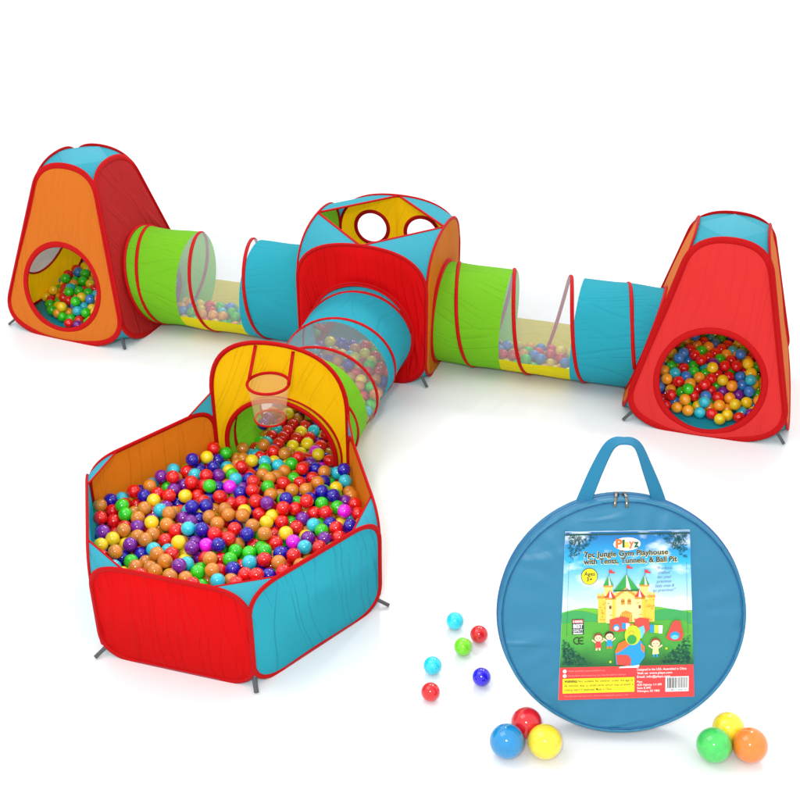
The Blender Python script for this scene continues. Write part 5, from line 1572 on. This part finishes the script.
(2185, -170, 47, 5, 3, 0), (2987, -216, 47, 0, 3, 0), (2034, -85, 48, 0, 3, 0), (2119, -89, 110, 2, 3, 0), (3018, -164, 107, 7, 3, 0), (2051, -36, 114, 7, 3, 0),
(2126, 5, 121, 8, 3, 0), (2438, -1, 119, 0, 3, 0), (3014, -79, 115, 7, 3, 0), (3099, -78, 116, 7, 3, 0), (2077, 74, 130, 2, 3, 0), (2335, 16, 118, 5, 3, 0),
(2849, 53, 110, 4, 3, 0), (3011, 5, 121, 2, 3, 0), (3098, 7, 121, 4, 3, 0), (2136, 135, 136, 4, 3, 0), (2446, 144, 118, 0, 3, 0), (2811, 145, 120, 7, 3, 0),
(3096, 92, 130, 7, 3, 0), (2318, 223, 119, 2, 3, 0), (3009, 170, 155, 5, 3, 0), (2208, 286, 183, 0, 3, 0), (2282, 298, 138, 7, 3, 0), (2125, -220, 81, 5, 3, 0),
(2189, -278, 77, 5, 3, 0), (2969, -300, 100, 7, 3, 0), (3035, -247, 111, 2, 3, 0), (2104, -144, 47, 5, 3, 0), (2156, -161, 135, 5, 3, 0), (2998, -196, 183, 5, 3, 0),
(3103, -167, 101, 2, 3, 0), (2051, -140, 114, 2, 3, 0), (2291, -56, 124, 0, 3, 0), (2147, 63, 179, 0, 3, 0), (2071, 151, 189, 5, 3, 0), (2992, 215, 225, 6, 3, 0),
(2106, 224, 228, 2, 3, 0), (2253, 216, 204, 0, 3, 0), (2915, 226, 191, 2, 3, 0), (2490, 264, 190, 5, 3, 0), (2988, 319, 244, 0, 3, 0), (2149, 346, 180, 6, 3, 0),
(2303, 320, 270, 7, 3, 0), (2980, 404, 209, 2, 3, 0), (2682, 481, 241, 5, 3, 0), (2935, 474, 229, 2, 3, 0), (2131, -51, 185, 2, 3, 0), (3056, -40, 178, 6, 3, 0),
(2070, 9, 184, 0, 3, 0), (2082, 78, 232, 4, 3, 0), (2201, 150, 215, 8, 3, 0), (2949, 141, 209, 0, 3, 0), (3054, 45, 187, 7, 3, 0), (2235, 198, 285, 5, 3, 0),
(2991, 244, 309, 2, 3, 0), (3050, 176, 273, 0, 3, 0), (2291, 252, 320, 6, 3, 0), (2574, 449, 364, 0, 3, 0), (2918, 262, 270, 0, 3, 0), (3058, 281, 273, 0, 3, 0),
(2343, 320, 344, 7, 3, 0), (2849, 324, 274, 6, 3, 0), (3028, 364, 324, 5, 3, 0), (2406, 391, 357, 7, 3, 0), (2805, 400, 277, 7, 3, 0), (2953, 383, 288, 0, 3, 0),
(2883, 401, 244, 0, 3, 0), (3052, 441, 297, 0, 3, 0), (2458, 456, 337, 5, 3, 0), (2530, 467, 294, 6, 3, 0), (2740, 465, 301, 2, 3, 0), (2802, 480, 245, 0, 3, 0),
(2886, 466, 298, 7, 3, 0), (2132, 10, 244, 5, 3, 0), (2192, 70, 251, 7, 3, 0), (3079, 143, 195, 6, 3, 0), (2092, 153, 272, 6, 3, 0), (2173, 141, 295, 5, 3, 0),
(2673, 452, 351, 8, 3, 0), (2913, 321, 330, 4, 3, 0), (2940, 181, 283, 4, 3, 0), (3018, 104, 241, 4, 3, 0),
]
NSINGLE = 288
mass = MB()
mass_mats = list(BALL)
lowball = {}
for i, (x, y, z, c, w, ex) in enumerate(DATA):
    p = (x / 1000, y / 1000, z / 1000)
    if i < NSINGLE:
        where, gw = PLACES[w]
        if ex:
            lb = '%s %s ball %s' % (EXTREMES[ex], SHADE_WORDS[c], where)
        else:
            lb = '%s ball %s, none of the outermost' % (SHADE_WORDS[c], where)
        put_ball(ME[SHADES[c]], p, lb, '%s balls, %s' % (SHADE_WORDS[c], gw))
    else:
        if c not in lowball:
            src = ME[SHADES[c]]
            lowball[c] = ([v.co.copy() for v in src.vertices], [tuple(q.vertices) for q in src.polygons])
        vs, fs = lowball[c]
        q = Vector(p)
        mass.add([v + q for v in vs], fs, None, mass_mats.index(SHADES[c]))
if mass.v:
    o = mass.build('ball_heap', [BALL[k] for k in mass_mats])
    tag(o, 'many coloured plastic balls heaped deeper in the pit, tents and tunnels', 'balls')
    o['kind'] = 'stuff'
